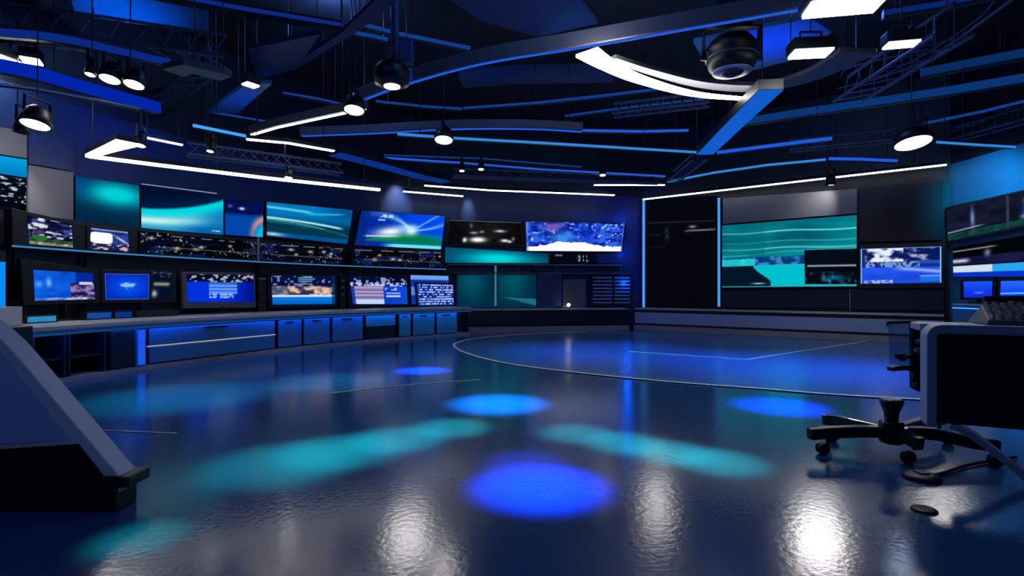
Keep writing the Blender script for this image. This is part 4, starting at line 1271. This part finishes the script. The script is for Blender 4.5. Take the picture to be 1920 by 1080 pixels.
truss('latticed tail of the blue washed strut at the back', PZ(1312,300,3.30), PZ(1262,340,3.30), .24, 8)
truss('lattice truss behind the white arc on the right', PZ(1150,216,3.85), PZ(1330,196,3.85), .22, 9)
truss('dark lattice truss behind the long blue beam on the right', PZ(1480,282,3.7), PZ(1680,262,3.7), .24, 10)
truss('lattice truss near the right edge above the side wall', PZ(1790,262,3.5), PZ(1960,216,3.5), .24, 8)
truss('wide lattice truss carrying the rectangular lamps at the upper right', PZ(1590,190,3.8), PZ(1790,66,3.8), .42, 7)

# drooping cables in the upper right
for k, (lab, px, z) in enumerate((
    ('thick grey cable sweeping from the strut to the upper right corner', [(1604,198),(1700,138),(1790,78),(1905,-6)], 4.42),
    ('thin grey cable just above the thick sweeping cable at the upper right', [(1640,150),(1740,98),(1830,38),(1870,-4)], 4.55),
    ('short bent cable ending left of the truss lamp at the upper right', [(1576,144),(1590,128),(1650,112),(1740,92)], 4.35),
    ('slack cable under the truss lamp at the upper right', [(1570,166),(1650,146),(1720,120),(1752,104)], 4.28),
    ('thin brownish cable curving to the oval lamp near the right edge', [(1745,255),(1820,236),(1870,214),(1925,186)], 3.9),
    ('upper cable loop over the truss lamp at the upper right', [(1600,116),(1680,92),(1742,66),(1752,40)], 4.62))):
    pts = catmull([PZ(x,y,z) for x,y in px], 8)
    t = thing('ceiling_cable', lab, 'cable', pts[0], 'ceiling cables')
    part(t, 'cable_run', MB().tube(pts, .022 if k == 0 else .012, 6), M['grey'] if k < 2 else M['truss'])
    for f in (.15,.85):
        i = int(f*(len(pts)-1)); p = pts[i]
        hang(t, V(p.x,p.y,p.z+.02), .004)

# lamps
LIGHTS = []
def spot(loc, aim, col, energy, angle, blend=.6, size=.06):
    d = bpy.data.lights.new('beam', 'SPOT'); d.energy = energy; d.color = col; d.spot_size = math.radians(angle); d.spot_blend = blend; d.shadow_soft_size = size
    o = bpy.data.objects.new('beam_light', d); COL.objects.link(o); o.location = loc
    o.rotation_euler = (Vector(aim)-Vector(loc)).to_track_quat('-Z', 'Y').to_euler()
    return o
G6 = 'ceiling spotlights'
def aimrot(dirv): return Vector(dirv).normalized().to_track_quat('Z', 'Y').to_matrix()
def disc_lamp(label, px, py, z, r, lens='lens', aim=(0,-.25,-1), light=None, h=.2, rod=True):
    p = PZ(px, py, z); R = aimrot(aim); w = R@V(0,0,1)
    t = thing('ceiling_spotlight', label, 'spotlight', p, G6)
    part(t, 'housing', MB().lathe(p-w*h, [(r*.55,0),(r*.9,h*.25),(r*1.12,h*.7),(r*1.15,h+.012),(r*1.02,h+.012),(r*1.0,h-.01)], 24, R), M['black'])
    part(t, 'lens', MB().lathe(p, [(r*.98,-.006),(r*.98,.004),(r*.5,.010)], 24, R), M[lens])
    top = p-w*h*.6
    part(t, 'yoke', MB().bar([top+V(0,r*1.25,0), top+V(0,r*1.25,h*.8), top+V(0,-r*1.25,h*.8), top+V(0,-r*1.25,0)], .03, .012), M['dark'])
    if rod: hang(t, top+V(0,0,h*.8))
    if light: spot(p+w*.03, p+w+(light[4] if len(light) > 4 else V(0,0,0)), light[0], light[1], light[2], light[3])
    return t
def flood(label, px, py, z, w, l, rz=0.0, lens='lens', tilt=(0,0,-1), light=None, rod=True):
    p = PZ(px, py, z); R = aimrot(tilt)@Matrix.Rotation(rz,3,'Z')
    n = aimrot(tilt)@V(0,0,1)
    t = thing('ceiling_floodlight', label, 'floodlight', p, 'rectangular ceiling lamps')
    part(t, 'housing', MB().box(p-n*.07, (w*1.12,l*1.12,.12), m=R), M['black'], .01)
    part(t, 'lens', MB().box(p+n*-.004, (w,l,.02), m=R), M[lens])
    tp = p-n*.12
    part(t, 'yoke', MB().bar([tp+V(-w*.3,0,0), tp+V(-w*.3,0,.1), tp+V(w*.3,0,.1), tp+V(w*.3,0,0)], .03, .012), M['dark'])
    if rod: hang(t, tp+V(0,0,.1))
    if light: spot(p+n*.03, p+n, light[0], light[1], light[2], light[3])
    return t
W = (1,.97,.94)
flood('square white floodlight cut by the left picture edge', 6, 115, 3.62, .28, .30, .2)
flood('pointed white floodlight beside the one cut by the left edge', 59, 115, 3.62, .17, .18, -.5)
disc_lamp('small dim spotlight, left of the row of three', 169, 139, 3.42, .05, 'lensdim')
disc_lamp('round white spotlight in the middle of the row of three', 206, 148, 3.42, .10)
disc_lamp('round white spotlight at the right of the row of three', 251, 158, 3.38, .10)
disc_lamp('large oval white spotlight above the grey panel on the left', 66, 233, 2.78, .125, light=(W, 15, 90, .9))
disc_lamp('small white spotlight lighting the wall panel at the left edge', 40, 247, 2.80, .065, aim=(-.4,.25,-1), light=(W, 40, 80, .8))
flood('dim square lamp set in the slanting blue panel left of centre', 470, 160, 3.60, .13, .16, .6, 'lensdim', rod=False)
disc_lamp('small round white lamp hanging low over the bent white strip', 541, 333, 2.68, .055, h=.12)
disc_lamp('small lamp at the end of the bent white strip', 262, 272, 2.98, .07, 'lensdim')
disc_lamp('tiny white lamp above the bent white strip', 394, 283, 3.02, .045)
disc_lamp('white hot lamp at the tip of the rising grey beam', 664, 206, 3.30, .12, light=(W, 14, 100, .9))
disc_lamp('white lamp set at the left end of the cyan line beam', 832, 262, 3.26, .13, light=(W, 12, 100, .9))
disc_lamp('tiny far lamp at the back, left of two', 866, 320, 3.36, .05, 'lensdim')
disc_lamp('tiny far lamp at the back, right of two', 902, 317, 3.36, .055, 'lensdim')
disc_lamp('small far lamp at the back over the right end of the truss', 1130, 328, 3.34, .06, 'lensdim')
flood('biggest rectangular white lamp at the top right of the ceiling', 1582, 14, 3.34, .55, .26, .18, light=(W, 25, 120, .9))
flood('rectangular white lamp at the right end of the pale ring', 1520, 101, 3.40, .36, .20, .12, light=(W, 18, 120, .9))
flood('dim slatted lamp inside the truss at the upper right', 1690, 84, 3.62, .30, .16, .2, 'lensdim')
disc_lamp('wide oval white lamp near the right side wall', 1712, 268, 3.10, .22, light=(W, 12, 100, .9))
disc_lamp('white spotlight shining down the grey panel over the teal screen', 1558, 346, 3.0, .085, aim=(.1,.1,-1), light=(W, 28, 95, .9))
# hanging lamp post
p = PZ(735,162,3.28)
t = thing('lamp_post', 'upright pole hanging from the ceiling with a dark lamp head at its foot', 'hanging lamp', p)
part(t, 'pole', MB().tube([p+V(.03,0,.30), V(p.x+.03,p.y,CEIL-.004)], .045, 10), M['wall'])
part(t, 'lamp_head', MB().lathe(p, [(.10,0),(.19,.03),(.2,.17),(.15,.24),(.06,.30)], 20), M['black'])
part(t, 'lens', MB().lathe(p+V(0,0,-.006), [(.09,0),(.09,.012)], 20), M['lensdim'])
part(t, 'side_box', MB().box(p+V(.12,.1,.42), (.2,.16,.24)), M['wall'], .01)
# big moving head
p = PZ(1372,134,3.44)
t = thing('moving_head_lamp', 'big black moving head lamp hanging inside the pale ring', 'moving light', p)
part(t, 'head', MB().lathe(p, [(.16,0),(.24,.04),(.27,.12),(.25,.2),(.27,.22),(.27,.27),(.2,.36)], 28), M['black'])
part(t, 'trim_ring', MB().lathe(p-V(0,0,.012), [(.13,0),(.20,0),(.21,.012),(.13,.012)], 28), M['silver'])
part(t, 'trim_ring', MB().lathe(p+V(0,0,.13), [(.272,0),(.285,.01),(.272,.02)], 28), M['truss'])
part(t, 'lens', MB().lathe(p-V(0,0,.008), [(.125,0),(.10,-.03),(.04,-.045)], 24), M['paneldark'])
part(t, 'yoke', MB().bar([p+V(-.31,0,.12), p+V(-.31,0,.50), p+V(.31,0,.50), p+V(.31,0,.12)], .07, .03), M['bezel'])
part(t, 'base', MB().box(p+V(0,0,.62), (.46,.34,.20)), M['black'], .015)
hang(t, p+V(0,0,.722), .02)

hang_all()
# unseen spots without fixtures, added to tint patches of floor
TEAL, BLUE, SKY = (0,.8,.36), (0,.12,1), (0,.5,1)
bpy.context.view_layer.update(); DG = bpy.context.evaluated_depsgraph_get()
def pool(px, py, col, e, ang, z=4.6):
    g = PZ(px, py, 0)
    for k in range(120):                # an empty place overhead with a clear view of its patch of floor
        rr, th = .18*(k**.5), 2.4*k
        a = V(g.x+rr*math.cos(th), g.y-abs(rr*math.sin(th)), z)
        ok = True
        for dx, dy in ((0,0),(.3,0),(-.3,0),(0,.35),(0,-.35),(.15,.2),(-.15,.2),(.15,-.2),(-.15,-.2),(.5,.1),(-.5,.1),(.08,0),(-.08,0)):
            q = g+V(dx,dy,.05); d = a-q
            if SC.ray_cast(DG, q, d.normalized(), distance=d.length)[0]: ok = False; break
        if ok: break
    spot(a, g, col, e, ang, 1.0)
pool(1012, 912, BLUE, 17000, 9.5, 5.0)
pool(985, 868, BLUE, 2500, 7, 5.0)
for k, e in enumerate((1.0,.9,.8,.6)):
    pool(845-105*k, 802+22*k, TEAL, 6000*e, 8+1.4*k, 5.0)
for k, e in enumerate((.7,1.0,1.0,.9)):
    pool(1080+90*k, 812+18*k, TEAL, 6500*e, 7.5, 5.0)
pool(935, 757, SKY, 14000, 12, 5.0)
pool(1465, 762, BLUE, 14000, 11, 5.0)
pool(262, 1010, TEAL, 3000, 5, 5.0)
pool(330, 745, (0,.55,.45), 1000, 42, 2.7)
pool(620, 715, (0,.55,.45), 800, 34, 2.7)
pool(792, 695, BLUE, 26000, 9, 5.0)
pool(1500, 690, (0,.2,1), 900, 80, 3.0)
pool(1130, 660, (0,.25,1), 600, 80, 3.0)
bpy.context.view_layer.update(); DG = bpy.context.evaluated_depsgraph_get()
def sheen(px, py, e, ang, z=4.95, size=.5):  # unseen white spot added so its reflection makes a floor highlight
    g = PZ(px, py, 0)
    for z in (4.95,4.8,4.6,4.4,4.2,4.0,3.8,3.6,3.4,3.2,3.0,2.8,2.6):
        k = 1+z; a = V(g.x*k, g.y*k, z)
        clear = True
        for dx, dz in ((0,0),(.25,0),(-.25,0),(0,.12),(0,-.12)):
            d = a+V(dx,0,dz)-g
            if SC.ray_cast(DG, g+V(0,0,.05), d.normalized(), distance=d.length-.1)[0]: clear = False
        if clear: break
    spot(a, g, W, e*((a-g).length/12)**2, ang*12/(a-g).length, .9, size*(a-g).length/12)
sheen(765, 1020, 150, 4.6)
sheen(1535, 1015, 190, 5.2)
sheen(1232, 955, 120, 3.2)
sheen(350, 925, 60, 3.4)
sheen(1765, 972, 70, 2.6)
# blue up-washes on the ceiling panels and walls, cyan wash on the side wall
spot(PZ(230,40,4.6)+V(0,0,-1.0), PZ(230,20,4.6), (0,.25,1), 90, 80, 1)
spot(PZ(1440,80,4.25)+V(0,0,-.8), PZ(1440,80,4.25), (0,.08,1), 60, 100, 1)
spot(PZ(450,185,3.66)+V(.1,-.3,-.9), PZ(450,185,3.66), (0,.15,1), 20, 70, 1)
spot(PZ(1060,60,4.7)+V(0,0,-.8), PZ(1080,55,4.7), (0,.45,.8), 12, 80, 1)
spot(V(7.2,8.5,3.15), V(8.36,9.3,2.75), (0,.48,.9), 170, 75, 1)
spot(V(1.6,12.6,3.6), V(2.9,14.1,2.2), (0,.12,1), 60, 100, 1)
spot(V(-4.6,7.6,3.6), V(-5.8,7.6,2.8), (0,.08,1), 14, 130, 1)
for z in (1.2, 2.0, 2.9):              # spill of the upright light post on the back wall
    p = RIGHTW.hit(1207, 500, -.28); q = BACKW.hit(1165, 500, -.22)
    d = bpy.data.lights.new('post glow', 'POINT'); d.energy = 5; d.color = (0,.1,1); d.shadow_soft_size = .05
    o = bpy.data.objects.new('post_glow', d); COL.objects.link(o); o.location = (q.x+.15, q.y-.05, z)
spot(V(-1.2,-.8,2.2), V(-2.2,2.42,.6), (.35,.5,1), 45, 32, .8)  # unseen spot behind the camera, added to light the console face
# white downlights on the left and back wall tops
spot(WALL.hit(745)[1].to_3d()+V(.28,-.3,3.75), WALL.hit(745)[1].to_3d()+V(0,0,3.0), W, 110, 62, 1)
spot(BACKW.hit(878,345,-.3), BACKW.hit(878,395,0), W, 60, 34, 1)
spot(RIGHTW.hit(1560,338,-.55), RIGHTW.hit(1530,385,-.12), W, 34, 80, 1)  # unseen spot added to brighten the grey panel
# room ambience: unseen points added for bluish work light
for x, y, e in ((-2.2,-.9,34),(-3.2,1.2,45),(3.6,1.2,45),(.2,4.6,45),(-2.6,7.6,60),(4.2,7.6,60)):
    d = bpy.data.lights.new('fill', 'POINT'); d.energy = e; d.color = (.14,.32,1); d.shadow_soft_size = .15
    o = bpy.data.objects.new('fill_light', d); COL.objects.link(o); o.location = (x, y, 4.9)

# ------------------------------------------------------------------ camera, world, view
w = bpy.data.worlds.new('dark'); SC.world = w; w.use_nodes = True
w.node_tree.nodes['Background'].inputs[0].default_value = (.0,.001,.003,1)
cam = bpy.data.cameras.new('camera'); cam.sensor_width = 36; cam.lens = 36*F/1920; cam.shift_y = (HY-540)/1920
cam.clip_start = .05; cam.clip_end = 100
co = bpy.data.objects.new('camera', cam); COL.objects.link(co)
co.location = (0,0,CH); co.rotation_euler = (math.pi/2,0,0)
SC.camera = co
SC.view_settings.view_transform = 'Standard'; SC.view_settings.look = 'None'
SC.view_settings.exposure = 0; SC.view_settings.gamma = 1
SC.view_settings.use_curve_mapping = False
